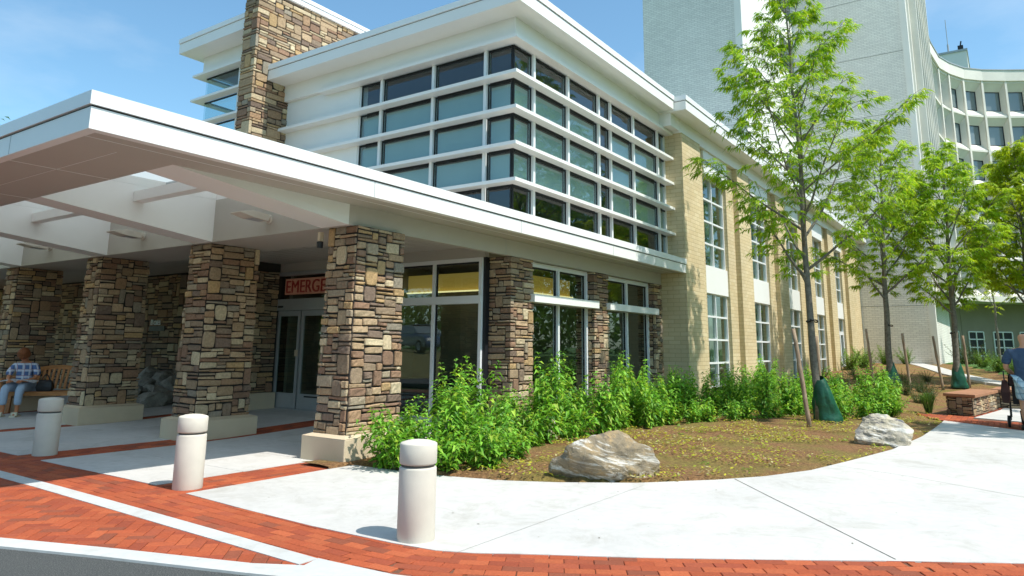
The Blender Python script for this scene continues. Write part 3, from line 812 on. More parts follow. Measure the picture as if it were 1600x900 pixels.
# drive-side window and doors in the plane X = 9.9
def xwin(y0, y1, mulls, z0, zt, parent, band=2.2, name='window', mat=None):
    fr = MB(); x = 9.9
    for ym in [y0+.03]+mulls+[y1-.03]: fr.box(x-.05,x+.05,ym-.03,ym+.03,z0,zt)
    fr.box(x-.045,x+.045,y0,y1,zt,zt+.07); fr.box(x-.045,x+.045,y0,y1,z0,z0+.07)
    w = fr.build(name, mat or M['whiteframe'], parent)
    if band:
        tb = MB(); tb.box(x-.07,x+.05,y0+.002,y1-.002,band-.06,band+.075); tb.build('transom_bar', M['whiteframe'], w)
    pn = MB(); pn.box(x,x+.01,y0+.04,y1-.04,z0+.05,zt); pn.build('pane', M['glassdark'], w)
    gk = MB()
    for ym in mulls+[y1-.03]: gk.box(x-.012,x+.02,ym-.056,ym-.031,z0+.07,zt)
    gk.box(x-.014,x+.02,y0+.06,y1-.06,zt-.03,zt); gk.build('gasket', M['gasket'], w)
    return w
xwin(7.46,11.35,[8.55,9.9], .1, 2.87, blk)
mb = MB(); mb.box(9.90,10.05,7.40,7.458,0,2.944); mb.build('corner_post', M['gasket'], blk)
mb = MB(); mb.box(9.86,9.98,7.40,13.0,2.945,3.5); mb.build('head_wall', M['soffit'], blk)
dr = MB()
for ym in (11.38,13.02): dr.box(9.84,9.96,ym-.04,ym+.04,.1,2.94)
dr.box(9.84,9.96,11.42,12.98,2.12,2.36); dr.box(9.84,9.96,11.42,12.98,2.86,2.94); dr.box(9.86,9.95,11.42,12.98,.08,.115)
door = dr.build('sliding_door', M['alu'], blk)
for y0, y1 in ((12.22,12.97),(11.43,12.18)):
    mb = MB(); x = 9.88
    mb.box(x,x+.045,y0,y0+.075,.12,2.11); mb.box(x,x+.045,y1-.075,y1,.12,2.11); mb.box(x,x+.045,y0+.075,y1-.075,2.0,2.11); mb.box(x,x+.045,y0+.075,y1-.075,.12,.42)
    lf = mb.build('door_leaf', M['alu'], door)
for y0, y1 in ((12.22,12.97),(11.43,12.18)):
    mb = MB(); mb.box(9.90,9.908,y0+.07,y1-.07,.4,2.02); mb.build('pane', M['glassdark'], door)
mb = MB(); mb.box(9.872,9.879,12.23,12.33,1.17,1.30); mb.build('notice', M['plinth'], door)
mb = MB(); mb.box(9.872,9.879,11.55,11.95,.355,.385); mb.build('maker_plate', M['black'], door)
mb = MB(); mb.box(9.915,9.925,11.44,12.97,2.37,2.86); mb.build('transom_pane', M['glassclear'], door)
mb = MB(); mb.tube([(9.835,12.9,2.2),(9.835,12.75,2.2)], .02, 8); mb.build('sensor', M['black'], door)
# signs
def text(body, size, name, mat, parent, loc, rot, ext=.01, align='LEFT', space=1.0):
    cu = bpy.data.curves.new(name, 'FONT'); cu.body = body; cu.size = size; cu.extrude = ext; cu.align_x = align; cu.space_character = space
    t = bpy.data.objects.new(name, cu); COL.objects.link(t)
    dg = bpy.context.evaluated_depsgraph_get(); dg.update()
    me = bpy.data.meshes.new_from_object(t.evaluated_get(dg)); COL.objects.unlink(t); bpy.data.objects.remove(t)
    me.materials.clear(); me.materials.append(mat)
    o = bpy.data.objects.new(name, me); COL.objects.link(o); o.location = loc; o.rotation_euler = rot
    if parent is not None: o.parent = parent
    return o
sg = thing('emergency_sign', (9.975,12.9,2.42), 'red EMERGENCY sign behind the glass above the entrance doors', 'sign')
mb = MB(); mb.box(.0,.03,-2.4,-.0,.045,.385); mb.build('sign_board', emit_mat('sign_board', (.30,.125,.075), .22), sg, local=True)  # the sign is unlit; glow added to the board so it shows behind the glass
lt_ = text('EMERGENCY', .385, 'lettering', emit_mat('red_letter_glow', (.17,.010,.007), .16), sg, (-.012,-.03,.08), (R(90),0,R(-90)), .008, 'LEFT', 1.02)  # letters of the unlit sign get an added glow too
lt_.scale = (.91,1,1)

# ------------------------------------------------------------------ stone fin wall and tall glazed lobby behind it
fin = thing('stone_wall', (11.5,13.2,0), 'tall free-standing stone wall rising above the white roof, capped in white', 'wall')
mb = MB(); mb.box(8.803,14.5,12.953,13.427,.0,9.2); mb.build('mortar_core', M['mortar'], fin)
st = MB(); stones(st, [(8.8,13.43),(8.8,12.95),(12.6,12.95)], 3.4, 9.2, 91, cu=.075, cv=.062)
stones(st, [(8.8,13.43),(8.8,12.95),(9.84,12.95)], .42, 2.94, 92)
st.build('stone_face', M['stone'], fin)
mb = MB(); mb.box(8.72,14.6,12.87,13.50,9.2,9.30); mb.box(8.70,14.62,12.85,13.52,9.315,9.40); mb.build('coping', M['cap'], fin)
mb = MB(); mb.box(8.68,9.85,12.82,13.55,.0,.42); bevel(mb.build('plinth', M['plinth'], fin), .012)

lob = thing('lobby_tower', (11,15,0), 'tall glazed lobby block with flat white roof behind the stone wall', 'building')
LX = 9.55
mb = MB(); mb.box(9.45,9.7,13.45,16.0,8.0,8.45); mb.box(9.7,14,15.85,16.0,8.0,8.45); mb.build('wall', M['white'], lob)
mb = MB(); mb.box(8.95,14.5,13.44,16.3,8.45,8.70); rf = mb.build('roof', M['white'], lob)
mb = MB(); mb.box(8.97,14.5,13.44,16.28,8.70,8.715); mb.build('shadow_joint', M['gasket'], rf)
mb = MB(); mb.box(8.93,14.5,13.44,16.32,8.715,8.83); mb.build('roof_edge', M['cap'], rf)
for z in (7.98,7.345,6.71,6.07,5.43,4.8):
    mb = MB(); mb.prism([(9.30,13.44),(9.53,13.44),(9.53,15.98),(14,15.98),(14,16.2),(9.30,16.2)], z-.055, z); mb.build('louvre', M['white'], lob)
for y0, y1 in ((13.44,14.55),(14.55,15.98)):
    fr = MB(); fr.box(LX-.04,LX+.05,y0-.03,y0+.03,3.5,8); w = fr.build('window', M['whiteframe'], lob)
    pn = MB(); pn.box(LX,LX+.01,y0+.03,y1,3.5,8); pn.build('pane', M['glassclear'], w)
    gk = MB(); gk.box(LX-.012,LX+.02,y0+.03,y0+.055,3.5,7.92)
    for z in (7.98,7.345,6.71,6.07): gk.box(LX-.01,LX+.02,y0+.03,y1-.02,z-.09,z-.056)
    gk.build('gasket', M['gasket'], w)
fr = MB(); fr.box(11.2,11.26,15.9,15.96,3.5,8); fr.box(13.2,13.26,15.9,15.96,3.5,8); fr.box(12.4,12.46,13.5,15.9,5.6,5.66)
w = fr.build('window', M['whiteframe'], lob)
pn = MB(); pn.box(9.57,14,15.93,15.94,3.5,8); pn.build('pane', M['glassclear'], w)
mb = MB(); mb.box(9.6,14,13.45,16,3.48,3.52); mb.box(14.0,14.1,13.5,16,3.5,5.2); mb.build('room', M['room'], lob)
# dark ground floor stone wall with its window
mb = MB(); mb.box(9.905,10.2,14.9,40,0,3.2); gw = mb.build('mortar_core', M['mortar'], lob)
st = MB(); stones(st, [(9.9,36.0),(9.9,14.9)], .0, 3.1, 95, cu=.075, cv=.07, fine=False)
st.build('stone_face', M['stone'], lob)
xwin(13.45,14.88,[], .37, 3.0, lob, None, 'window', M['alu'])
mb = MB(); mb.box(9.86,10.2,13.44,14.9,0,.37); mb.build('sill_wall', M['plinth'], lob)
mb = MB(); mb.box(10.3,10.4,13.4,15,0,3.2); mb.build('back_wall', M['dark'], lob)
sg2 = thing('wall_sign', (9.84,17.95,1.86), 'grey raised lettering on the dark stone wall between two columns', 'sign')
text('B', .20, 'lettering', M['cap'], sg2, (0,.0,.0), (R(90),0,R(-90)), .012)
text('OIES', .155, 'lettering', M['cap'], sg2, (0,-.14,.0), (R(90),0,R(-90)), .012)
mb = MB(); mb.box(-.01,.02,-.66,.03,-.15,-.03); mb.build('name_plate', plain('dull_plate', (.10,.10,.095), .6, .2), sg2, local=True)

# ------------------------------------------------------------------ tan brick wing
wing = thing('brick_wing', (28,8,0), 'long two-storey tan brick wing with white window bays', 'building')
WE = 42.0
mb = MB()
mb.box(16.48,17.75,6.30,12,0,6.72)
for k in range(5):
    o = 4.25*k
    mb.box(17.75+o, 18.28+o, 6.45, 7.2, 0, 6.72)          # recessed jamb, left
    mb.box(20.20+o, 20.86+o, 6.45, 7.2, 0, 6.72)          # recessed strip, right
mb.box(41.9-.5,42,6.45,7.2,0,6.72)
for k in range(5):
    o = 4.25*k
    mb.box(20.86+o, (22.02+o if k < 4 else 39.2), 6.30, 7.2, 0, 6.72)
mb.box(39.2,41.4,6.45,7.2,0,6.72)
mb.build('wall', M['brick'], wing)
mb = MB(); mb.box(16.475,42.0,6.34,7.2,6.722,7.08); mb.box(15.9,16.48,6.345,7.2,6.7601,7.0801)
mb.build('frieze', M['white'], wing)
for k in range(5):
    mb = MB(); mb.box(18.28+4.25*k,20.20+4.25*k,6.40,7.0,6.06,6.721); mb.build('white_panel', M['white'], wing)
    mb = MB(); mb.box(18.281+4.25*k,20.199+4.25*k,6.50,7.0,2.87,3.60); mb.build('white_panel', M['white'], wing)
mb = MB(); mb.box(15.85,42.6,5.93,12,7.08,7.30); rf = mb.build('roof', M['white'], wing)
mb = MB(); mb.box(15.865,42.6,5.945,12,7.30,7.315); mb.build('shadow_joint', M['gasket'], rf)
mb = MB(); mb.box(15.83,42.6,5.91,12,7.315,7.44); mb.build('roof_edge', M['cap'], rf)
def wingwin(x0, x1, z0, z1, n):
    y = 6.60
    fr = MB(); xm = (x0+x1)/2
    for xx in (x0+.025,xm,x1-.025): fr.box(xx-.024,xx+.024,y-.05,y+.05,z0,z1)
    for k in range(n+1):
        z = z0+(z1-z0)*k/n; fr.box(x0,x1,y-.046,y+.046,z-.024,z+.024)
    w = fr.build('window', M['whiteframe'], wing)
    pn = MB(); pn.box(x0,x1,y,y+.01,z0,z1); pn.build('pane', M['glassdark'], w)
    cu = MB()
    for a, b in ((x0+.12,xm-.1),(xm+.1,x1-.12)):
        nfold = 10
        for q in range(nfold):
            xa, xb = a+(b-a)*q/nfold, a+(b-a)*(q+1)/nfold
            ya, yb = y+.2+.03*(q%2), y+.2+.03*((q+1)%2)
            cu.quad((xa,ya,z0+.05),(xb,yb,z0+.05),(xb,yb,z1-.05),(xa,ya,z1-.05))
    cu.build('curtain', M['curtain'], w)
    return w
M['curtain'] = plain('pale_curtain', (.22,.26,.24), .9, .2, 2)
for k in range(5):
    x0, x1 = 18.28+4.25*k, 20.20+4.25*k
    wingwin(x0, x1, 3.60, 6.06, 4)
    if k < 4: wingwin(x0, x1, .43, 2.87, 4)
    else:
        wingwin(x0, x1, 2.25, 2.87, 1)
        mb = MB()
        for xx in (x0+.1,x0+1.0,x1-.12): mb.box(xx-.09,xx+.09,6.54,6.66,.55,2.22)
        mb.box(x0,x1,6.545,6.655,2.12,2.22); mb.box(x0,x1,6.545,6.655,.45,.75)
        d = mb.build('door', M['whiteframe'], wing)
        mb = MB(); mb.box(x0,x1,6.60,6.61,.6,2.2); mb.build('pane', M['glassdark'], d)
mb = MB(); mb.box(18,41.8,8.4,8.5,0,6.7); mb.box(18,41.8,7.0,8.4,3.1,3.3); mb.box(18,41.8,7,8.4,6.6,6.7); mb.box(18,41.8,7,8.4,-.1,.1); mb.build('room', M['room'], wing)

# ------------------------------------------------------------------ white brick hospital tower
tow = thing('hospital_tower', (40,10,0), 'tall white painted brick hospital tower rising behind the brick wing', 'building')
mb = MB()
mb.box(31.7,42.0,9.03,13.95,5,42)
mb.box(42.0,53.0,3.13,14.5,-.2,46)
tw = mb.build('wall', M['wbrick'], tow)
mb = MB(); mb.box(31.9,42.0-.002,8.99,9.05,5,42); mb.build('painted_side', M['wpaint'], tow)
mb = MB(); mb.box(31.62,31.9,8.98,9.3,5,42); mb.box(41.94,42.45,3.05,3.35,-.2,46); mb.build('corner_trim', M['wpaint'], tow)
for k in range(9):
    z = 6.0+3.45*k
    mb = MB(); mb.box(38.7,41.7,8.955,9.0,z+.6,z+2.35); w = mb.build('window', M['gasket'], tow)
    mb = MB(); mb.box(38.75,41.65,8.945,8.954,z+.65,z+2.3); mb.build('pane', M['glassdark'], w)
# fins along the sunny side of the tower
for k in range(7):
    x = 42.9+1.55*k
    mb = MB(); mb.box(x,x+.28,2.62,3.13,4.4,46); mb.build('fin', M['precast'], tow)
mb = MB(); mb.box(42.45,53,2.95,3.13,4.4,46); mb.box(42.45,53,2.4,3.13,4.1,4.4); mb.build('spandrel_wall', M['precast'], tow)
for k in range(8):
    z = 5.2+3.45*k
    for q in range(6):
        mb = MB(); x = 42.9+1.55*q; mb.box(x+.5,x+1.35,2.90,2.948,z,z+1.9); mb.build('window', M['winglass'], tow)
mj = plain('joint', (.3,.3,.29), .9)
for k in range(8):
    z = 3.7+3.45*k; mb = MB(); mb.box(41.985,42.0,3.35,9.0,z,z+.02); mb.build('control_joint', mj, tow)

# ------------------------------------------------------------------ curved white building beyond
cam_p = np.array([0,0,1.4])
cur = thing('curved_building', (64,0,.7), 'curved white concrete hospital wing with a grid of recessed windows', 'building')
RIB = [np.array(p) for p in [(61.5,3.62),(65.14,3.58),(69.07,3.24),(71.18,2.59),(73.33,1.56),(74.82,.15),(76.07,-1.62),(77.1,-3.35),(77.7,-5.3),(77.9,-7.4),(77.6,-9.6)]]
ZT = 25.6; FL = [ZT-3.25*(6-k) for k in range(7)]; ZB = FL[0]
wallm = MB(); mshaded = plain('shaded_wall', (.30,.255,.20), .8, .08, .5); bands = [MB() for _ in FL]  # ground floor wall: shade of overhang and trees put into its darker colour
for a, b in zip(RIB[:-1], RIB[1:]):
    d = (b-a)/np.linalg.norm(b-a); n = np.array([d[1],-d[0]])
    if np.dot(n, -a) < 0: n = -n
    L = np.linalg.norm(b-a)
    def pt(u, o, z): q = a+d*u+n*o; return (q[0],q[1],z)
    rib = MB(); rib.obox(pt(0,.0,(ZB+ZT)/2), (*(d*.09),0), (*(n*.28),0), (0,0,(ZT-ZB)/2)); rib.build('rib', M['precast'], cur)
    for fi, z0 in enumerate(FL[:-1]):
        z1 = FL[fi+1]
        bands[fi].obox(pt(L/2,-.02,z1-.10), (*(d*(L/2-.092)),0), (*(n*.2),0), (0,0,.10))
        # splayed surround from the grid to the recessed window
        o = [(.09,z0+.02),(L-.09,z0+.02),(L-.09,z1-.2),(.09,z1-.2)]
        i_ = [(.26,z0+.58),(L-.26,z0+.58),(L-.26,z1-.85),(.26,z1-.85)]
        v = [pt(u,.12,z) for u, z in o] + [pt(u,-.38,z) for u, z in i_]
        wallm.add(v, [(0,1,5,4),(1,2,6,5),(2,3,7,6),(3,0,4,7)])
        mb = MB(); u0, u1, za, zb = .26, L-.26, z0+.58, z1-.85
        fr = [(u0,za),(u1,za),(u1,zb),(u0,zb)]
        for (p, q) in zip(fr, fr[1:]+fr[:1]):
            c = pt((p[0]+q[0])/2, -.40, (p[1]+q[1])/2)
            if p[1] == q[1]: mb.obox(c, (*(d*abs(q[0]-p[0])/2),0), (*(n*.03),0), (0,0,.05))
            else: mb.obox(c, (*(d*.05),0), (*(n*.03),0), (0,0,abs(q[1]-p[1])/2))
        w = mb.build('window', M['gasket'], cur)
        mb = MB(); mb.quad(pt(u0,-.42,za),pt(u1,-.42,za),pt(u1,-.42,zb),pt(u0,-.42,zb)); mb.build('pane', M['winglass'], w)
    # parapet, base and back
    wallm.obox(pt(L/2,.05,ZT+.5), (*(d*L/2),0), (*(n*.3),0), (0,0,.5))
    basem = MB(); basem.obox(pt(L/2,-2.6,3.0), (*(d*(L/2+.35)),0), (*(n*.2),0), (0,0,3.0)); basem.build('ground_floor_wall', mshaded, cur)
    wallm.obox(pt(L/2,-1.2,ZB-.25), (*(d*(L/2+.2)),0), (*(n*1.5),0), (0,0,.24))
    wallm.obox(pt(L/2,-1.0,(ZB+ZT)/2), (*(d*(L/2+.3)),0), (*(n*.3),0), (0,0,(ZT-ZB)/2))
wallm.build('wall', M['precast'], cur); [bm_.build('floor_band', M['precast'], cur) for bm_ in bands[:-1]]
mb = MB()
for a, b in zip(RIB[:-1], RIB[1:]):
    d = (b-a)/np.linalg.norm(b-a); n = np.array([d[1],-d[0]]); n = n if np.dot(n,-a) > 0 else -n; L = np.linalg.norm(b-a); q = a+d*L/2+n*.05
    mb.obox((q[0],q[1],ZT+1.04), (*(d*L/2),0), (*(n*.36),0), (0,0,.04))
mb.build('coping', M['alu'], cur)
for k, (a, b) in enumerate(zip(RIB[3:9], RIB[4:10])):      # ground floor windows
    d = (b-a)/np.linalg.norm(b-a); n = np.array([d[1],-d[0]]); n = n if np.dot(n,-a) > 0 else -n; L = np.linalg.norm(b-a)
    mb = MB()
    for u in (.25, L/2, L-.25): q = a+d*u-n*2.36; mb.obox((q[0],q[1],2.1), (*(d*.05),0), (*(n*.05),0), (0,0,1.05))
    for z in (1.08,1.8,2.5,3.15): q = a+d*L/2-n*2.36; mb.obox((q[0],q[1],z), (*(d*(L/2-.25)),0), (*(n*.045),0), (0,0,.05))
    w = mb.build('ground_window', M['whiteframe'], cur)
    mb = MB(); q = a+d*L/2-n*2.38; mb.obox((q[0],q[1],2.1), (*(d*(L/2-.25)),0), (*(n*.012),0), (0,0,1.05)); mb.build('pane', M['gasket'], w)
mb = MB(); mb.box(84,92,1.0,6.4,ZT-1,32.2); ph = mb.build('roof_house', M['wpaint'], cur)
mb = MB(); mb.box(83.9,92.1,.9,6.5,32.2,32.42); mb.build('coping', M['alu'], ph)
for (x,y,h) in ((84.5,4.6,5.2),(84.5,2.6,3.9)):
    mb = MB(); mb.tube([(x,y,32.3),(x,y,33.4)], .09, 6); mb.tube([(x,y,33.4),(x,y,32.3+h)], .035, 6); mb.build('antenna', M['alu'], ph)
mb = MB(); mb.box(84.3,84.8,1.25,1.75,32.4,33.0); mb.tube([(84.5,1.5,33.0),(84.5,1.4,33.5)], .07, 6); mb.build('antenna', M['black'], ph)

# ------------------------------------------------------------------ bollards
def bollard():
    root = bpy.data.objects.new('bollard', None); COL.objects.link(root)
    mb = MB(); r = .140
    mb.lathe([(r-.004,-.01),(r,.0),(r,.50),(r-.004,.510),(r-.016,.514)], 56); mb.build('post', M['bollard'], root, True, True)
    mb = MB(); mb.lathe([(r-.017,.505),(r-.017,.535)], 40); mb.build('groove', plain('groove', (.12,.11,.10), .9), root, True, True)
    mb = MB(); mb.lathe([(r-.016,.531),(r-.004,.535),(r,.545),(r,.676),(r-.004,.683),(r-.014,.688),(r*.6,.700),(r*.25,.706),(.002,.707)], 56); mb.build('cap', M['bollard'], root, True, True)
    return root
b0 = bollard()
for k, (x, y, lab) in enumerate(((4.23,3.77,'white concrete bollard nearest the camera in full sun'),(4.30,6.86,'white concrete bollard in front of the second stone column'),(4.42,10.25,'pale concrete bollard in the canopy shade near the bench'))):
    b = b0 if k == 0 else copy_tree(b0)
    b.location = (x,y,0); tag(b, lab, 'bollard', 'concrete bollards along the kerb')

# ------------------------------------------------------------------ boulders
def boulder(name, loc, size, seed, mat, rot, cuts, label, group=None, sub=5, rough=.06):
    import bmesh
    bm = bmesh.new(); bmesh.ops.create_icosphere(bm, subdivisions=sub, radius=1)
    rg = random.Random(seed)
    planes = []
    for _ in range(cuts):
        n = Vector((rg.gauss(0,1), rg.gauss(0,1), rg.gauss(0,.8))).normalized(); planes.append((n, rg.uniform(.48,.78)))
    for v in bm.verts:
        p = v.co.copy()
        for n, d in planes:
            e = p.dot(n)-d
            if e > 0: p -= n*e*.92
        q = p*2.2 + Vector((seed*3.1,seed,0))
        p += p.normalized()*(noise.fractal(q, 1.0, 2.0, 5)*rough*1.6 + abs(noise.noise(q*2.5))*rough*.8)
        v.co = Vector((p.x*size[0], p.y*size[1], p.z*size[2]))
    me = bpy.data.meshes.new(name); bm.to_mesh(me); bm.free(); me.materials.append(mat)
    o = bpy.data.objects.new(name, me); COL.objects.link(o); o.location = loc; o.rotation_euler = rot
    tag(o, label, 'rock', group); return o
boulder('boulder', (7.42,3.84,.10), (.62,.44,.40), 4, M['rock1'], (R(-6),R(14),R(-52)), 9, 'large brown and white veined boulder at the edge of the front walk')
boulder('boulder', (12.75,1.86,.10), (.56,.42,.36), 11, M['rock2'], (R(4),R(8),R(-40)), 9, 'smaller cream and grey boulder beside the walk at right')
for k in range(9):
    x, y = 8.5+.36*(k % 3)+.1*rnd.random(), 15.4+.75*(k//3)+.25*rnd.random()
    s = rnd.uniform(.30,.44)
    boulder('rock', (x,y,fz(x)+.06+.16*(k % 3)), (s*1.3,s,s*.8), 30+k, M['rock3'], (rnd.random(),rnd.random(),rnd.random()*6), 8, 'grey rough rock heaped under the canopy by the dark stone wall', 'rocks heaped under the canopy', 3, .08)

# ------------------------------------------------------------------ foliage
def leaf5(base, d, up, L, W, droop, rg):
    """five-vertex folded leaf"""
    d = d/np.linalg.norm(d); s = np.cross(d, up); s = s/(np.linalg.norm(s)+1e-9); u = np.cross(s, d)
    mid = base + d*L*.45 - u*0; tip = base + d*L + np.array((0,0,-droop*L))
    mid = mid + np.array((0,0,-droop*L*.15))
    return [base, mid+s*W/2+u*W*.18, mid, mid-s*W/2+u*W*.18, tip]
LF = [(0,1,2),(0,2,3),(1,4,2),(2,4,3)]
def shrub_meshes(seed, h, spread, nstem, cols, leafL=.11, dens=1.0):
    rg = random.Random(seed); stem, leaf = MB(), MB()
    for s in range(nstem):
        az = rg.uniform(0,6.283); r0 = rg.uniform(0,.10); lean = rg.uniform(.05,1.0)*spread
        hh = h*(rg.uniform(.45,.85) if rg.random() < .7 else rg.uniform(.85,1.08))*(1-.25*lean/spread*rg.random())
        P = []
        for k in range(7):
            t = k/6
            P.append(np.array((math.cos(az)*(r0+lean*t**1.3)+rg.uniform(-.012,.012), math.sin(az)*(r0+lean*t**1.3)+rg.uniform(-.012,.012), hh*t)))
        stem.tube(P, [.006-.0045*k/6 for k in range(7)], 4, cap=False)
        n = int(hh/.028*dens); kcol = rg.uniform(.8,1.15)
        for q in range(n):
            t = .10+.9*(q+rg.random()*.6)/n
            t = min(t,1); i = min(5,int(t*6)); p = P[i]+(P[i+1]-P[i])*(t*6-i)
            for side in (0, math.pi):
                a = q*1.57+rg.uniform(-.5,.5)+side
                el = rg.uniform(.1,.75) if t < .9 else rg.uniform(.5,1.2)
                d = np.array((math.cos(a)*math.cos(el), math.sin(a)*math.cos(el), math.sin(el)))
                L = leafL*rg.uniform(.7,1.2)*(1.05-.45*max(0,t-.75)/.25)
                c = np.array(rg.choice(cols))*rg.uniform(.75,1.25)*kcol
                leaf.add(leaf5(p, d, np.array((rg.uniform(-.5,.5),rg.uniform(-.6,.4),1.0)), L, L*rg.uniform(.32,.42), rg.uniform(.35,.85), rg), LF, tuple(c))
    return stem, leaf
GREEN = [(.19,.44,.04),(.24,.50,.055),(.13,.33,.035),(.30,.54,.065),(.08,.23,.028),(.36,.52,.055),(.19,.44,.04)]
def shrub_proto(seed, h, spread, nstem, cols, name='shrub', **kw):
    root = bpy.data.objects.new(name, None); COL.objects.link(root)
    s, l = shrub_meshes(seed, h, spread, nstem, cols, **kw)
    s.build('stem', M['stem'], root, local=True); l.build('foliage', M['shrubleaf'], root, local=True)
    return root
used = {}
def place(protos, k, x, y, sc, label, cat, group, z=None, name=None):
    p = protos[k % len(protos)]
    key = p.name
    o = p if key not in used else copy_tree(p)
    used[key] = True
    o.location = (x, y, (gz(x,y)-.02) if z is None else z); o.rotation_euler = (0,0,rnd.uniform(0,6.28)); o.scale = (sc,sc,sc*rnd.uniform(.92,1.1))
    tag(o, label, cat, group); return o
tall = [shrub_proto(100+k, 1.12, .32, 13, GREEN, leafL=.15, dens=.66) for k in range(5)]
low = [shrub_proto(120+k, .70, .40, 15, GREEN, leafL=.14, dens=.70) for k in range(4)]
HEDGE = 'upright leafy green shrubs along the glass front'
n = 0
for x in np.arange(6.75, 17.0, .52):                       # back row against the facade
    place(tall, n, x+rnd.uniform(-.12,.12), 6.35-.25*rnd.random()-(.55 if x > 16.2 else 0), rnd.uniform(.74,1.14), 'tall upright leafy shrub in the hedge against the glass front', 'shrub', HEDGE); n += 1
for x in np.arange(6.55, 17.0, .46):                       # front rows
    fy = np.interp(x, [6,6.6,7.5,8.5,9.7,11.6,13,14.4,15.2,17], [5.55,5.5,5.6,5.85,5.75,5.6,5.3,4.7,4.3,3.9])
    place(low if rnd.random() < .65 else tall, n, x, fy+rnd.uniform(-.12,.12), rnd.uniform(.70,1.12), 'leafy green shrub in the front row of the hedge', 'shrub', HEDGE); n += 1
    if fy < 5.5:
        place(tall, n, x+.2, (fy+6.0)/2, rnd.uniform(.8,1.05), 'tall upright leafy shrub in the hedge against the glass front', 'shrub', HEDGE); n += 1
for x, y in ((6.42,6.25),(6.40,5.95),(6.62,6.15),(6.50,5.72),(6.95,5.15),(7.2,5.35),(7.75,5.35),(7.0,5.8),(6.85,6.25)):
    place(low, n, x, y, rnd.uniform(.8,1.0), 'leafy green shrub crowding the foot of the corner stone column', 'shrub', HEDGE); n += 1
for x in np.arange(16.6, 20.5, .5):
    for y in (2.6,3.3,4.1,4.9,5.7):
        if rnd.random() < .8 and y > 2.4+.25*(18.5-x)*(1 if x < 18 else .3):
            place(low if rnd.random() < .5 else tall, n, x+rnd.uniform(-.2,.2), y+rnd.uniform(-.25,.25), rnd.uniform(.75,1.0), 'leafy green shrub behind the front tree and its watering bag', 'shrub', 'leafy shrubs behind the front tree'); n += 1
for x, y in ((16.2,3.05),(16.9,2.75),(17.4,2.5),(17.9,2.3),(18.3,2.45)):
    place(low, n, x, y, .85, 'leafy green shrub behind the cream boulder', 'shrub', 'leafy shrubs behind the front tree'); n += 1
DARKG = [(.035,.085,.022),(.05,.11,.025),(.10,.075,.03),(.045,.10,.03)]
mounds = [shrub_proto(150+k, .48, .42, 26, DARKG, 'low_shrub', leafL=.055, dens=1.1) for k in range(3)]
LB = 'low dark shrubs in the mulch bed'
for x, y in ((20.6,3.6),(21.5,2.9),(22.2,4.2),(22.9,3.2),(23.8,2.7),(24.3,4.4),(25.3,3.3),(26.0,2.5),(27.1,4.0),(28.2,3.2),(29.0,4.8),(21.0,5.3),(23.0,5.6),(25.5,5.5),(27.5,5.7),(30.5,4.2),(31.6,5.4),(24.4,2.1),(22.3,2.2),(33,5.0),(29.4,2.6)):
    place(mounds, n, x, y, rnd.uniform(.9,1.35), 'low dark green shrub in the mulch bed before the tower', 'shrub', LB); n += 1
LIME = [(.16,.28,.03),(.20,.33,.04),(.12,.24,.03)]
limes = [shrub_proto(170+k, .75, .55, 26, LIME, 'shrub', leafL=.09) for k in range(2)]
for x, y in ((36,5.6),(38,5.9),(39.6,5.2),(34.6,6.0),(40.6,4.4)):
    place(limes, n, x, y, rnd.uniform(1.1,1.5), 'bright green rounded shrub along the foot of the white brick tower', 'shrub', 'bright shrubs by the tower'); n += 1
for x, y in ((31,-.4),(33,.1),(36,.6),(38.5,1.2)):
    place(limes, n, x, y, rnd.uniform(1.0,1.4), 'yellow green shrub at the edge of the far lawn', 'shrub', 'yellow green shrubs by the lawn'); n += 1
for x, y in ((43.5,2.0),(45.5,1.6),(56,-.5),(58,-1.5),(60,-2.6),(61,-4.5)):
    place(mounds, n, x, y, 2.6, 'dark clipped shrub by the far hospital windows', 'shrub', 'dark shrubs by the far windows'); n += 1
# a few white blooms low in the hedge
for (tx, ty) in ((8.45,5.75),(8.9,5.85),(6.9,5.55)):
    c_ = min((o for o in bpy.data.objects if o.parent is None and o.name.startswith('shrub')), key=lambda o: (o.location.x-tx)**2+(o.location.y-ty)**2)
    bl = MB(); rg = random.Random(int(tx*10))
    for q in range(26):
        a = rg.uniform(3.4,6.2); p = np.array((math.cos(a)*rg.uniform(.25,.42), math.sin(a)*rg.uniform(.25,.42), rg.uniform(.18,.5)))
        for w_ in range(5):
            d = np.array((rg.gauss(0,1),rg.gauss(0,1),rg.gauss(0,1)))
            bl.add(leaf5(p, d, np.array((.3,-.6,1.0)), .028, .022, .1, rg), LF, (.80,.76,.70))
    bl.build('blossom', M['shrubleaf'], c_, local=True)
# ornamental grass tuft beside the seat wall
og = MB(); rg = random.Random(5)
for k in range(160):
    a = rg.uniform(0,6.28); L = rg.uniform(.35,.6); sp = rg.uniform(.1,.4)
    p0 = np.array((rg.uniform(-.06,.06), rg.uniform(-.06,.06), 0)); s = np.array((-math.sin(a),math.cos(a),0))*.006
    p1 = p0+np.array((math.cos(a)*sp*.45, math.sin(a)*sp*.45, L*.75)); p2 = p0+np.array((math.cos(a)*sp, math.sin(a)*sp, L*.8))
    og.add([p0-s,p0+s,p1+s,p1-s,p2], [(0,1,2,3),(3,2,4)], tuple(np.array((.12,.22,.05))*rg.uniform(.6,1.3)))
o = og.build('ornamental_grass', M['shrubleaf']); o.location = (19.55,1.75,0); tag(o, 'tuft of green ornamental grass beside the stone seat wall', 'grass tuft')
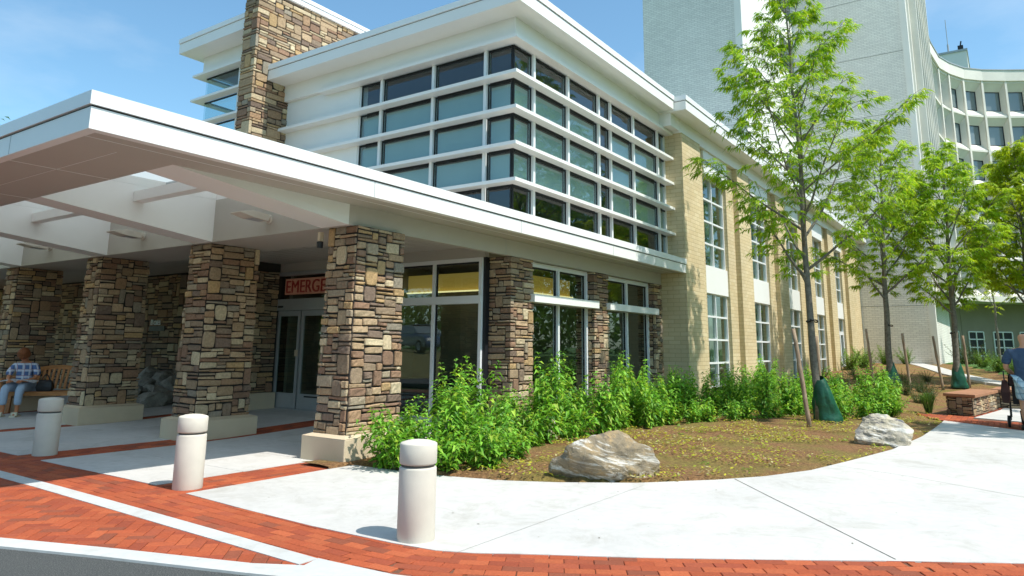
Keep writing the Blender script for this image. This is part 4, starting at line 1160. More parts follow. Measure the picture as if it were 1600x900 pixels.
# litter of fallen leaflets and chips on the mulch
lt = MB(); rg = random.Random(9)
LC = [(.60,.56,.05),(.46,.52,.05),(.42,.27,.12),(.58,.52,.26),(.36,.46,.04),(.30,.17,.07)]
cnt = 0
while cnt < 14000:
    x, y = rg.uniform(6.2,19.5), rg.uniform(1.3,6.3)
    if pip(x,y,SLAB1) or pip(x,y,WALK2): continue
    if noise.noise((x*1.1,y*1.1,5)) + rg.uniform(-.25,.25) < .06: continue
    cnt += 1
    a = rg.uniform(0,6.28); L = rg.uniform(.025,.07); w = L*rg.uniform(.3,.55); z = gz(x,y)+.05*max(0,min(1,(y-1.4)/2.5))+.005+rg.uniform(0,.02)
    d = np.array((math.cos(a),math.sin(a),rg.uniform(-.4,.4)))*L/2; s = np.array((-math.sin(a),math.cos(a),rg.uniform(-.4,.4)))*w/2; c = np.array((x,y,z))
    lt.add([c-d,c+s,c+d,c-s], [(0,1,2,3)], tuple(np.array(rg.choice(LC))*rg.uniform(.7,1.2)))
o = lt.build('leaf_litter', M['shrubleaf']); o['kind'] = 'stuff'; o['label'] = 'yellow green fallen leaflets scattered over the mulch'; o['category'] = 'leaf litter'
wd = MB()
for k in range(170):
    x, y = rg.uniform(6.6,18), rg.uniform(1.5,5.6)
    if pip(x,y,SLAB1) or pip(x,y,WALK2) or noise.noise((x*.9,y*.9,5)) < -.02: continue
    z = gz(x,y)+.05*max(0,min(1,(y-1.4)/2.5))-.01; cw = np.array(rg.choice([(.30,.40,.04),(.40,.44,.05),(.20,.34,.04)]))
    for q in range(rg.randint(5,11)):
        a = rg.uniform(0,6.28); el = rg.uniform(.1,1.0); d = np.array((math.cos(a)*math.cos(el),math.sin(a)*math.cos(el),math.sin(el))); L = rg.uniform(.03,.075)
        wd.add(leaf5(np.array((x+rg.uniform(-.06,.06),y+rg.uniform(-.06,.06),z)), d, np.array((0,0,1.0)), L, L*.45, .3, rg), LF, tuple(cw*rg.uniform(.7,1.2)))
o = wd.build('weed_cover', M['shrubleaf']); o['kind'] = 'stuff'; o['label'] = 'small yellow green weeds sprouting through the mulch'; o['category'] = 'weeds'
# a few specks on the walk
lt = MB()
for k in range(60):
    x, y = rg.uniform(4.3,12), rg.uniform(-1,6)
    if not pip(x,y,SLAB1): continue
    a = rg.uniform(0,6.28); L = rg.uniform(.01,.03); d = np.array((math.cos(a),math.sin(a),0))*L/2; s = np.array((-math.sin(a),math.cos(a),0))*L*.25; c = np.array((x,y,.004))
    lt.add([c-d,c+s,c+d,c-s], [(0,1,2,3)], tuple(np.array((.2,.17,.12))*rg.uniform(.5,1.3)))
o = lt.build('walk_litter', M['shrubleaf']); o['kind'] = 'stuff'; o['label'] = 'tiny dark specks of litter on the pale walk'; o['category'] = 'litter'

# ------------------------------------------------------------------ trees
def tree(loc, H, zb, spread, tr, seed, label, cols, lean=(0,0), leafL=.155, dens=1.0, group=None, name='young_tree', limbs=None):
    rg = random.Random(seed); wood, leaf = MB(), MB()
    NT = 16; T = []
    bx = by = 0
    for k in range(NT):
        t = k/(NT-1)
        bx += rg.uniform(-.03,.03); by += rg.uniform(-.03,.03)
        T.append(np.array((lean[0]*t+bx*(k > 1), lean[1]*t+by*(k > 1), H*t)))
    rad = lambda t: tr*(1-t)**.85*(1 if t > .02 else 1.25)+.006
    trunk = MB(); trunk.tube(T, [rad(k/(NT-1)) for k in range(NT)], 12)
    def on(P, t):
        n = len(P)-1; i = min(n-1,int(t*n)); return P[i]+(P[i+1]-P[i])*(t*n-i)
    def compound(p, d):
        d = d/np.linalg.norm(d); kc = rg.uniform(.78,1.2)
        rl = rg.uniform(.12,.2); s = np.cross(d,(0,0,1.0)); s = s/(np.linalg.norm(s)+1e-6)
        nl = rg.choice((6,7,8,9,9))
        for q in range(nl):
            t = .25+.75*q/(nl-1); sd = 1 if q % 2 else -1
            b = p+d*rl*t+np.array((0,0,-.07*t*t))
            if q == nl-1: dd = d*1.0+np.array((0,0,-.5))
            else: dd = d*.7+s*sd*rg.uniform(.5,1.0)+np.array((0,0,rg.uniform(-.75,-.1)))
            c = np.array(rg.choice(cols))*rg.uniform(.8,1.2)*kc
            L = leafL*rg.uniform(.7,1.15)
            leaf.add(leaf5(b, dd, np.array((rg.uniform(-.7,.7),rg.uniform(-1.0,.4),1.0)), L, L*rg.uniform(.20,.27), rg.uniform(.2,.6), rg), LF, tuple(c))
    nl = int((H-zb)/.20)
    for i in range(nl):
        t = (zb+(H-zb)*(i+rg.random()*.5)/nl)/H
        f = (t*H-zb)/(H-zb)
        az = 2.4*i+rg.uniform(-.4,.4)
        L = spread*(.60+.55*f if f < .3 else .77-.66*(f-.3)/.7)*rg.uniform(.75,1.2)*1.35
        p = on(T, t); el = R(rg.uniform(28,44)+18*f)
        P = [p]; d = np.array((math.cos(az)*math.cos(el),math.sin(az)*math.cos(el),math.sin(el)))
        for k in range(6):
            d = d + np.array((rg.uniform(-.12,.12),rg.uniform(-.12,.12),rg.uniform(-.02,.14))); d = d/np.linalg.norm(d)
            P.append(P[-1]+d*L/6)
        r0 = min(rad(t)*.55, .012+.014*L)
        wood.tube(P, [r0*(1-.85*k/6) for k in range(7)], 6, cap=False)
        ns = max(3,int(L/.22*dens))
        for q in range(ns):
            tt = .28+.72*(q+rg.random())/ns; tt = min(tt,.99)
            b = on(P, tt); sdn = 1 if q % 2 else -1
            a2 = az+sdn*rg.uniform(.5,1.2); e2 = rg.uniform(-.05,.6); l2 = L*rg.uniform(.18,.36)*(1.15-tt*.5)
            d2 = np.array((math.cos(a2)*math.cos(e2),math.sin(a2)*math.cos(e2),math.sin(e2)))
            Q = [b, b+d2*l2*.5+np.array((0,0,.02)), b+d2*l2+np.array((0,0,-.03*l2))]
            wood.tube(Q, [.006,.004,.002], 4, cap=False)
            for z in range(int(rg.choice((2,3,3,4))*max(.7,dens))):
                u = rg.uniform(.25,1.0); pp = on(Q, u); aa = a2+rg.uniform(-1.3,1.3)
                compound(pp, np.array((math.cos(aa),math.sin(aa),rg.uniform(-.1,.6))))
        compound(P[-1], P[-1]-P[-2])
    root = thing(name, loc, label, 'tree', group)
    tk = trunk.build('trunk', M['bark'], root, True, True)
    wood.build('limb', M['bark'], tk, True, True)
    leaf.build('crown', M['leaf'], root, False, True)
    return root
LG = [(.29,.47,.022),(.36,.52,.03),(.18,.35,.02),(.46,.55,.035),(.24,.43,.025)]
LG2 = [(.33,.52,.025),(.40,.56,.035),(.24,.42,.022),(.48,.58,.035)]
LY = [(.40,.50,.02),(.46,.54,.025),(.32,.44,.02)]
TX1 = (15.45,3.28,gz(15.4,3.3))
tree(TX1, 9.6, 2.6, 2.45, .072, 41, 'tallest young tree, airy light green crown, behind the cream boulder', LG, (.05,.12), dens=1.9, leafL=.14)
tree((26.2,3.34,gz(26.2,3.3)), 8.6, 2.5, 2.35, .10, 43, 'young light green tree second from the front, before the white brick tower', LG2, (.1,-.35), dens=1.9, leafL=.165)
tree((27.8,1.60,gz(27.8,1.6)), 8.0, 2.1, 2.6, .10, 47, 'young light green tree behind the low stone seat wall', LG2, (.0,-.2), dens=2.0, leafL=.165)
tree((30.5,-.55,gz(30,-.7)), 8.2, 2.3, 2.9, .11, 53, 'yellow green tree overhanging the walk at the right edge', LY, (.0,-.2), dens=2.5, leafL=.18)
tree((16.5,-4.6,0), 9.2, 2.6, 2.7, .12, 59, 'young tree just right of the view, throwing dappled shade on the walk', LG, (.0,.3), dens=1.4, leafL=.19)
tree((45,.6,.75), 5.0, 2.4, 1.3, .07, 61, 'slender young tree on the far lawn before the hospital windows', LY, (.0,.0), dens=.9)
# stakes and watering bags
def stake(x, y, h, lx, ly, label):
    mb = MB(); n = 8; rg = random.Random(int(x*100+y*10))
    P = [(x+lx*k/n+rg.uniform(-.006,.006), y+ly*k/n+rg.uniform(-.006,.006), gz(x,y)-.05+h*k/n) for k in range(n+1)]
    mb.tube(P, [.045-.008*k/n+rg.uniform(-.003,.003) for k in range(n+1)], 9)
    o = mb.build('tree_stake', M['stake'], smooth=True); tag(o, label, 'stake', 'wooden stakes beside the young trees')
stake(14.28,3.20,1.85,.05,.20,'rough wooden stake left of the green watering bag')
stake(16.05,3.32,1.75,.0,.05,'rough wooden stake right of the front tree trunk')
stake(25.7,3.75,1.85,.0,.1,'wooden stake left of the second tree trunk')
stake(26.2,2.78,1.8,.0,.1,'wooden stake right of the second tree trunk')
stake(27.4,1.98,1.75,.0,.15,'wooden stake left of the tree behind the seat wall')
stake(28.1,1.28,1.7,.0,.05,'pale wooden stake right of the tree behind the seat wall')
def strap(x, y, z, r, label):
    mb = MB(); mb.tube([(x+r*math.cos(a),y+r*math.sin(a),z+.02*math.sin(a*2)) for a in np.linspace(0,6.283,18)], .014, 6, cap=False)
    mb.tube([(x-r,y,z),(x-r-.12,y-.03,z+.03)], .014, 6)
    o = mb.build('tree_tie', M['rubber'], smooth=True); tag(o, label, 'strap', 'rubber ties round the young trunks')
strap(15.47,3.30,1.98,.105,'black rubber tie round the front tree trunk')
strap(26.22,3.25,1.95+gz(26,3),.115,'black rubber tie round the second tree trunk')
strap(27.8,1.55,1.85+gz(27,1.5),.11,'black rubber tie round the tree behind the seat wall')
mbag, nt, bb = nmat('green_tarp'); cc_ = coords(nt)
nz = nd(nt,'ShaderNodeTexNoise',i_Scale=7.0,i_Detail=5.0); nt.links.new(cc_, nz.inputs['Vector'])
nw = nd(nt,'ShaderNodeTexNoise',i_Scale=2.6,i_Detail=5.0,i_Distortion=1.0); nt.links.new(coords(nt,(1,1,2.2)), nw.inputs['Vector'])
nt.links.new(mix(nt, ramp(nt, nw.outputs[0], [(.66,(0,0,0)),(.70,(1,1,1))]), ramp(nt, nz.outputs[0], [(.3,(.004,.055,.026)),(.7,(.010,.10,.05))]), (.45,.55,.50)), bb.inputs['Base Color']); bb.inputs['Roughness'].default_value = .38
bump(nt, bb, nz.outputs[0], .6, .03); M['bag'] = mbag
def wbag(x, y, h, r, label, seed, lx=0, ly=0):
    mb = MB(); n, m = 36, 16; v = []
    for j in range(m+1):
        t = j/m
        for i in range(n):
            a = 2*math.pi*i/n
            rr = r*(1-t)**.75*(.90+.12*math.sin(3*a+1))*(1+.30*noise.noise((math.cos(a)*1.6,math.sin(a)*1.6,t*2.2+seed))-.22*abs(noise.noise((math.cos(a)*3.5+2,math.sin(a)*3.5,t*2.5+seed)))+.10*noise.noise((math.cos(a)*8,math.sin(a)*8,t*5+seed))) + .09
            if j == 0: rr *= .93
            v.append((rr*math.cos(a)+lx*t, rr*math.sin(a)+ly*t, h*t*(1+.05*math.cos(a))))
    f = [(j*n+i,j*n+(i+1)%n,(j+1)*n+(i+1)%n,(j+1)*n+i) for j in range(m) for i in range(n)]
    mb.add(v, f)
    root = thing('watering_bag', (x,y,gz(x,y)), label, 'watering bag', 'green watering bags round the young trees')
    mb.build('bag', M['bag'], root, True, True)
wbag(15.60,3.14,.86,.205,'dark green watering bag slumped round the front tree trunk',1,-.13,.10)
wbag(26.25,3.3,.75,.20,'green watering bag half hidden by shrubs at the second tree',2)
wbag(27.85,1.56,.80,.20,'green watering bag at the tree behind the seat wall',3)

# ------------------------------------------------------------------ low stone seat walls
def seat_wall(loc, poly, label, seed):
    root = thing('seat_wall', loc, label, 'seat wall', 'low stone seat walls with red caps')
    mb = MB(); mb.prism(poly, -.05, .40); mb.build('wall', M['mortar'], root, local=True)
    st = MB(); stones(st, poly, 0, .40, seed, True, None, .05, .04, True, .02); st.build('stone_facing', M['stone'], root, local=True)
    cx, cy = sum(p[0] for p in poly)/len(poly), sum(p[1] for p in poly)/len(poly)
    big = [(p[0]+(.07 if p[0] > cx else -.07), p[1]+(.07 if p[1] > cy else -.07)) for p in poly]
    mb = MB(); mb.prism(big, .402, .47); bevel(mb.build('cap', plain('red_cap', (.36,.17,.09), .75, .15, 3, .2, 40), root, local=True), .01)
    return root
seat_wall((19.2,.86,0), [(0,0),(2.72,-.38),(2.85,.10),(.38,.50)], 'low stone seat wall with red cap at the corner of the walk', 201)
seat_wall((22.6,-.5,0), [(0,0),(1.6,0),(1.6,.9),(0,1.0)], 'further stone seat wall half hidden by the walking man', 202)
# tan wooden stand by the tower wall
ws = thing('wooden_stand', (41.3,6.6,.72), 'tan slatted wooden stand against the white brick tower', 'stand')
mb = MB()
for y in (0,.85): mb.box(0,.06,y,y+.08,0,1.45)
mb.build('post', M['tanwood'], ws, local=True)
mb = MB()
for z in (.1,.35,.6,.85,1.35): mb.box(-.02,.04,.08,.85,z,z+.10)
mb.build('slat', M['tanwood'], ws, local=True)

# ------------------------------------------------------------------ bench
bn = thing('garden_bench', (6.72,15.9,0), 'curved-back slatted teak bench between two stone columns', 'bench')
bn.rotation_euler = (0,0,R(-42))
BW = 1.55
mb = MB()
for k in range(5): mb.box(-BW/2,BW/2,-.02+.095*k,.065+.095*k,.415,.44)
mb.box(-BW/2,BW/2,-.035,-.012,.36,.44); mb.build('seat', M['wood'], bn, local=True)
arc = lambda u: .93-.22*(abs(u)/(BW/2))**2
mb = MB()
for k in range(17):
    u = -BW/2+.07+(BW-.14)*k/16; a = arc(u)-.06
    mb.obox((u,.47+.09,(.46+a)/2+.01), (.022,0,0), (0,.010,.0), (0,.085*(a-.46)/.46,(a-.46)/2))
mb.build('back_slat', M['wood'], bn, local=True)
mb = MB(); P = [(u,.47+.09+.17*(arc(u)-.70)/.46+.0,arc(u)-.03) for u in np.linspace(-BW/2,BW/2,22)]
for a, b in zip(P[:-1],P[1:]):
    a, b = np.array(a), np.array(b); mb.obox((a+b)/2, (b-a)/2*1.02, (0,.022,0), (0,0,.042))
mb.build('top_rail', M['wood'], bn, local=True)
for s in (-1,1):
    x = s*(BW/2+.03)
    mb = MB(); mb.box(x-.03,x+.03,-.03,.035,0,.66); mb.build('leg', M['wood'], bn, local=True)
    mb = MB(); mb.obox((x,.54,.36), (.03,0,0), (0,.03,0), (0,.05,.36)); mb.build('leg', M['wood'], bn, local=True)
    mb = MB(); mb.box(x-.042,x+.042,-.07,.56,.66,.69); mb.build('armrest', M['wood'], bn, local=True)

# ------------------------------------------------------------------ people
def skin_body(name, joints, edges, mat, parent, sub=2, root_i=0):
    me = bpy.data.meshes.new(name); me.from_pydata([j[0] for j in joints], edges, [])
    o = bpy.data.objects.new(name, me); COL.objects.link(o)
    md = o.modifiers.new('skin','SKIN'); md.use_smooth_shade = True; md.branch_smoothing = .6
    sv = me.skin_vertices[0].data if me.skin_vertices else None
    if sv is None:
        bpy.context.view_layer.update()
        if not me.skin_vertices:
            import bmesh
            bm = bmesh.new(); bm.from_mesh(me); bm.verts.layers.skin.verify(); bm.to_mesh(me); bm.free()
        sv = me.skin_vertices[0].data
    for k, j in enumerate(joints):
        r = j[1]; sv[k].radius = r if isinstance(r, tuple) else (r, r)
        sv[k].use_root = (k == root_i)
    ss = o.modifiers.new('sub','SUBSURF'); ss.levels = sub; ss.render_levels = sub
    dg = bpy.context.evaluated_depsgraph_get(); dg.update()
    m2 = bpy.data.meshes.new_from_object(o.evaluated_get(dg))
    COL.objects.unlink(o); bpy.data.objects.remove(o)
    m2.name = name; m2.materials.clear(); m2.materials.append(mat)
    m2.polygons.foreach_set('use_smooth', [True]*len(m2.polygons))
    o = bpy.data.objects.new(name, m2); COL.objects.link(o)
    if parent is not None: o.parent = parent
    return o
class Sk:
    def __init__(s): s.j, s.e = [], []
    def v(s, p, r, link=None):
        s.j.append((tuple(p), r)); i = len(s.j)-1
        if link is not None: s.e.append((link, i))
        return i
    def chain(s, pts, link):
        for p, r in pts: link = s.v(p, r, link)
        return link
    def hand(s, wrist, d, side, down, link):
        """palm, four unequal fingers and a thumb along d; side = thumb side"""
        w = np.array(wrist); d = np.array(d)/np.linalg.norm(d); side = np.array(side)/np.linalg.norm(side); down = np.array(down)
        palm = s.v(w+d*.055, (.038,.020), link)
        for k, L in enumerate((.070,.080,.075,.058)):
            o = side*(.030-.020*k); b = w+d*.095+o
            i = s.v(b, .010, palm); i = s.v(b+d*L*.5+down*.012, .0085, i); s.v(b+d*L*.9+down*.035, .007, i)
        i = s.v(w+d*.035+side*.035, .012, palm); i = s.v(w+d*.065+side*.058+down*.01, .010, i); s.v(w+d*.095+side*.062+down*.02, .0085, i)
SKIN = plain('skin', S(206,150,118), .5, .06, 8)
SKIN2 = plain('tanned_skin', S(196,128,88), .5, .06, 8)
def plaid(name, base, c1, c2, sc=9.0):
    m, nt, b = nmat(name); co = coords(nt); sp = nd(nt,'ShaderNodeSeparateXYZ'); nt.links.new(co, sp.inputs[0])
    c = base
    add = nd(nt,'ShaderNodeMath',operation='ADD'); nt.links.new(sp.outputs[0],add.inputs[0]); nt.links.new(sp.outputs[1],add.inputs[1])
    for src, cc, th in ((add.outputs[0],c1,.62),(sp.outputs[2],c1,.62),(add.outputs[0],c2,.93),(sp.outputs[2],c2,.93)):
        mu = nd(nt,'ShaderNodeMath',operation='MULTIPLY'); mu.inputs[1].default_value = sc; nt.links.new(src,mu.inputs[0])
        fr = nd(nt,'ShaderNodeMath',operation='FRACT'); nt.links.new(mu.outputs[0],fr.inputs[0])
        gt = nd(nt,'ShaderNodeMath',operation='GREATER_THAN'); gt.inputs[1].default_value = th; nt.links.new(fr.outputs[0],gt.inputs[0])
        ml = nd(nt,'ShaderNodeMath',operation='MULTIPLY'); ml.inputs[1].default_value = .75; nt.links.new(gt.outputs[0],ml.inputs[0])
        c = mix(nt, ml.outputs[0], c, cc)
    nt.links.new(c, b.inputs['Base Color']); b.inputs['Roughness'].default_value = .9; return m
def face_parts(root, hc, f, up, hair_mat, hair, skin):
    """nose, eyes, ears, mouth and hair on a head centred at hc facing f"""
    f = np.array(f)/np.linalg.norm(f); up = np.array(up)/np.linalg.norm(up); s = np.cross(f, up); hc = np.array(hc)
    mb = MB()
    for sg_ in (-1,1): mb.lathe([(.001,-.011),(.009,-.006),(.011,0),(.009,.006),(.001,.011)], 10, tuple(hc+f*.088+s*sg_*.032+up*.005))
    mb.build('eye', M['black'], root, True, True)
    if hair:
        mb = MB(); n, m = 22, 12; v = []
        rg = random.Random(2)
        for j in range(m+1):
            th = math.pi*.5*j/m*1.28
            for i in range(n):
                a = 2*math.pi*i/n
                dirv = math.sin(th)*(math.cos(a)*f+math.sin(a)*s)+math.cos(th)*up
                cut = 1.0
                if math.cos(a) > .35 and th > .95: cut = .80
                r = .118*cut*(1+.05*rg.uniform(-1,1))
                v.append(hc+up*.012+dirv*np.array((r,r,r*1.08)))
        f_ = [(j*n+i,j*n+(i+1)%n,(j+1)*n+(i+1)%n,(j+1)*n+i) for j in range(m) for i in range(n)]
        mb.add(v, f_); mb.build('hair', hair_mat, root, True, True)
# seated woman reading on the bench (local: sits at origin facing -Y, seat .44 high)
wm = thing('person', (6.42,16.22,0), 'seated person in blue plaid shirt and pale trousers reading a newspaper on the bench', 'person')
wm.rotation_euler = (0,0,R(-42))
k = Sk()
pel = k.v((0,.08,.55), (.155,.125))
sp1 = k.v((0,.10,.72), (.145,.115), pel); ch = k.v((0,.07,.90), (.165,.12), sp1); nk = k.v((0,.03,1.03), (.06,.055), ch)
k.chain([((0,-.03,1.08),(.062,.066)),((0,-.085,1.13),(.078,.092)),((0,-.11,1.195),(.066,.080))], nk)
for sx in (-1,1):
    sh = k.v((sx*.17,.06,.955), .058, ch)
    wr = k.chain([((sx*.24,.00,.80),.045),((sx*.235,-.05,.69),.040),((sx*.16,-.20,.66),.033),((sx*.125,-.28,.655),.026)], sh)
    k.hand((sx*.125,-.28,.655), (-sx*.3,-1,0), (-sx,.2,.3), (0,0,-1), wr)
    hp = k.v((sx*.095,.04,.52), .095, pel)
    an = k.chain([((sx*.12,-.20,.53),.082),((sx*.13,-.40,.51),.066),((sx*.125,-.43,.30),.052),((sx*.12,-.42,.10),.036)], hp)
    k.chain([((sx*.12,-.45,.05),.038),((sx*.13,-.56,.035),.032)], an)
skin_body('body', k.j, k.e, SKIN2, wm)
k = Sk(); pel = k.v((0,.08,.56), (.185,.15)); sp1 = k.v((0,.10,.73), (.175,.14), pel); ch = k.v((0,.07,.91), (.19,.14), sp1); k.v((0,.04,1.0), (.10,.08), ch)
for sx in (-1,1):
    sh = k.v((sx*.175,.06,.955), .074, ch); k.chain([((sx*.245,.0,.81),.068),((sx*.25,-.03,.74),.066)], sh)
skin_body('plaid_shirt', k.j, k.e, plaid('blue_plaid', S(86,112,160), S(214,220,232), S(150,66,84), 8.0), wm)
k = Sk(); pel = k.v((0,.08,.52), (.165,.12))
for sx in (-1,1):
    hp = k.v((sx*.095,.03,.53), .105, pel); k.chain([((sx*.12,-.20,.54),.096),((sx*.13,-.41,.515),.082),((sx*.127,-.435,.38),.072),((sx*.125,-.43,.20),.068)], hp)
skin_body('trousers', k.j, k.e, plain('pale_denim', S(168,186,208), .9, .06, 12), wm)
face_parts(wm, (0,-.095,1.15), (0,-1,-.95), (0,-.7,1), plain('auburn_hair', S(128,74,40), .7, .3, 40), True, SKIN2)
mb = MB()
for sx in (-1,1):
    mb.box(sx*.13-.05,sx*.13+.05,-.62,-.36,0,.028); mb.box(sx*.13-.052,sx*.13+.052,-.55,-.50,.028,.085)
mb.build('sandal', plain('cream_sandal', S(214,204,180), .7), wm, local=True)
# newspaper held on the lap
npz = thing('newspaper', (6.42,16.22,.0), 'open newspaper held on the seated reader\'s lap', 'newspaper')
npz.rotation_euler = (0,0,R(-42))
mb = MB()
for sx in (-1,1):
    for q in range(4):
        a, b = q*.085, (q+1)*.085; za = .655+.02*math.sin(q*1.1); zb = .655+.02*math.sin((q+1)*1.1)
        mb.quad((sx*a,-.36,za-.01),(sx*b,-.36,zb-.01),(sx*b,-.12,zb+.02),(sx*a,-.12,za+.02))
mp_, nt, bb = nmat('newsprint'); cc_ = coords(nt,(6,40,1)); nz = nd(nt,'ShaderNodeTexNoise',i_Scale=4.0,i_Detail=2.0); nt.links.new(cc_,nz.inputs['Vector'])
nt.links.new(ramp(nt,nz.outputs[0],[(.42,(.25,.25,.26)),(.55,(.66,.67,.66))]),bb.inputs['Base Color'])
mb.build('page', mp_, npz, local=True)
# black handbag on the bench
hb = thing('handbag', (6.74,15.98,.44), 'black handbag on the bench beside the seated reader', 'bag')
hb.rotation_euler = (0,0,R(-42))
mb = MB(); v = []
for z, w, d in ((0,.13,.07),(.08,.15,.08),(.17,.13,.06),(.22,.10,.03)):
    v += [(-w,-d,z),(w,-d,z),(w,d,z),(-w,d,z)]
mb.add(v, [(3,2,1,0),(12,13,14,15)]+[(j*4+i,j*4+(i+1)%4,(j+1)*4+(i+1)%4,(j+1)*4+i) for j in range(3) for i in range(4)])
bevel(mb.build('bag_body', M['black'], hb, local=True), .02)
mb = MB(); mb.tube([(-.08+.16*t,0,.2+.13*math.sin(math.pi*t)) for t in np.linspace(0,1,10)], .010, 6); mb.build('handle', M['black'], hb, local=True)

# man walking away, pushing a stroller (local: faces +X)
mn = thing('person', (16.5,-.17,0), 'man in blue T-shirt and plaid shorts walking away behind a stroller', 'person')
k = Sk()
pel = k.v((0,0,.95), (.13,.165)); sp1 = k.v((.0,0,1.12), (.125,.155), pel); ch = k.v((.01,0,1.34), (.13,.19), sp1); nk = k.v((.0,0,1.51), (.06,.06), ch)
k.chain([((.01,0,1.57),(.068,.064)),((.025,0,1.655),(.098,.078)),((.02,0,1.745),(.080,.064))], nk)
for sy in (-1,1):
    sh = k.v((.0,sy*.205,1.43), .064, ch)
    wr = k.chain([((.0,sy*.30,1.25),.056),((.03,sy*.32,1.11),.047),((.24,sy*.24,1.03),.036),((.33,sy*.22,1.0),.028)], sh)
    k.hand((.33,sy*.22,1.0), (1,0,-.2), (0,-sy,.4), (-.2,0,-1), wr)
    hp = k.v((0,sy*.10,.88), .105, pel)
    st_ = .16*sy
    an = k.chain([((.02+st_*.3,sy*.11,.68),.085),((.03+st_*.5,sy*.11,.48),.062),((-.03+st_*.6,sy*.11,.34),.062),((-.06+st_,sy*.11,.10),.040)], hp)
    k.chain([((-.04+st_,sy*.11,.055),.046),((.10+st_,sy*.12,.04),.038)], an)
skin_body('body', k.j, k.e, SKIN, mn)
k = Sk(); hem = k.v((0,0,.80), (.185,.235)); pel = k.v((0,0,.93), (.18,.225), hem); sp1 = k.v((-.005,0,1.13), (.175,.22), pel); ch = k.v((.0,0,1.36), (.165,.235), sp1); k.v((0,0,1.49), (.09,.11), ch)
for sy in (-1,1):
    sh = k.v((.0,sy*.23,1.43), .09, ch); k.chain([((.0,sy*.30,1.27),.086),((.01,sy*.31,1.17),.084)], sh)
mtee, nt, bb = nmat('blue_tee'); cc_ = coords(nt); nz = nd(nt,'ShaderNodeTexNoise',i_Scale=5.0,i_Detail=4.0,i_Distortion=1.5); nt.links.new(cc_,nz.inputs['Vector'])
nt.links.new(ramp(nt,nz.outputs[0],[(.3,S(56,74,98)),(.7,S(72,92,118))]),bb.inputs['Base Color']); bb.inputs['Roughness'].default_value = .95; bump(nt,bb,nz.outputs[0],.6,.05)
skin_body('t_shirt', k.j, k.e, mtee, mn)
k = Sk(); pel = k.v((0,0,.93), (.165,.20))
for sy in (-1,1):
    st_ = .16*sy; hp = k.v((0,sy*.105,.86), .13, pel); k.chain([((.02+st_*.3,sy*.115,.66),.115),((.03+st_*.45,sy*.115,.52),.112)], hp)
skin_body('plaid_shorts', k.j, k.e, plaid('white_blue_plaid', S(196,212,218), S(150,180,196), S(40,60,84), 9.0), mn)
face_parts(mn, (.025,0,1.66), (1,0,0), (0,0,1), None, False, SKIN)
mb = MB()
for sy in (-1,1):
    st_ = .16*sy; x = -.05+st_; y = sy*.115
    mb.tube([(x,y,.34),(x,y,.10)], [.066,.056], 14)
    mb.lathe([(.001,0),(.07,.0),(.075,.03),(.06,.09),(.001,.11)], 14, (x,y,0)); mb.box(x,x+.17,y-.055,y+.055,.0,.07)
mb.build('boot', M['black'], mn, True, True)
# stroller
stl = thing('stroller', (17.15,-.10,0), 'dark stroller pushed by the walking man', 'stroller')
mb = MB()
for sy in (-1,1):
    mb.tube([(-.25,sy*.22,.98),(-.15,sy*.24,.80),(.35,sy*.25,.16)], .014, 8); mb.tube([(.25,sy*.24,.75),(-.20,sy*.26,.14)], .014, 8)
mb.tube([(-.25,-.22,.98),(-.27,0,1.0),(-.25,.22,.98)], .018, 8); mb.build('frame', M['black'], stl, local=True)
for x, sy, r in ((-.20,-1,.11),(-.20,1,.11),(.36,-1,.09),(.36,1,.09)):
    mb = MB(); mb.tube([(x,sy*.27,r),(x,sy*.27+.045*sy,r)], r, 22); w = mb.build('wheel', M['rubber'], stl, local=True)
    mb = MB(); mb.tube([(x,sy*.265,r),(x,sy*.27+.052*sy,r)], r*.55, 16); mb.build('rim', M['alu'], w, local=True)
mb = MB(); mb.box(-.05,.32,-.2,.2,.42,.47); mb.obox((-.08,0,.68), (.03,0,.0), (0,.2,0), (-.05,0,.25)); mb.build('seat', M['black'], stl, local=True)
mb = MB()
for a, b in zip(np.linspace(R(20),R(150),8)[:-1], np.linspace(R(20),R(150),8)[1:]):
    p = lambda t, y: (-.02+.36*math.cos(t), y, .62+.36*math.sin(t))
    mb.quad(p(a,-.23),p(b,-.23),p(b,.23),p(a,.23))
mb.build('hood', plain('dark_red_hood', (.06,.025,.02), .8, .2), stl, local=True)
tb = thing('tote_bag', (16.86,.20,.46), 'dark maroon bag hanging from the stroller handle', 'bag')
mb = MB(); v = []
for z, w, d in ((0,.16,.06),(.2,.17,.075),(.42,.12,.04)): v += [(-w,-d,z),(w,-d,z),(w,d,z),(-w,d,z)]
mb.add(v, [(3,2,1,0),(8,9,10,11)]+[(j*4+i,j*4+(i+1)%4,(j+1)*4+(i+1)%4,(j+1)*4+i) for j in range(2) for i in range(4)])
bevel(mb.build('bag_body', plain('maroon_cloth', (.07,.03,.025), .9, .2), tb, local=True), .02)
mb = MB(); mb.tube([(-.08+.16*t,0,.41+.18*math.sin(math.pi*t)) for t in np.linspace(0,1,10)], .010, 6); mb.build('handle', M['black'], tb, local=True)

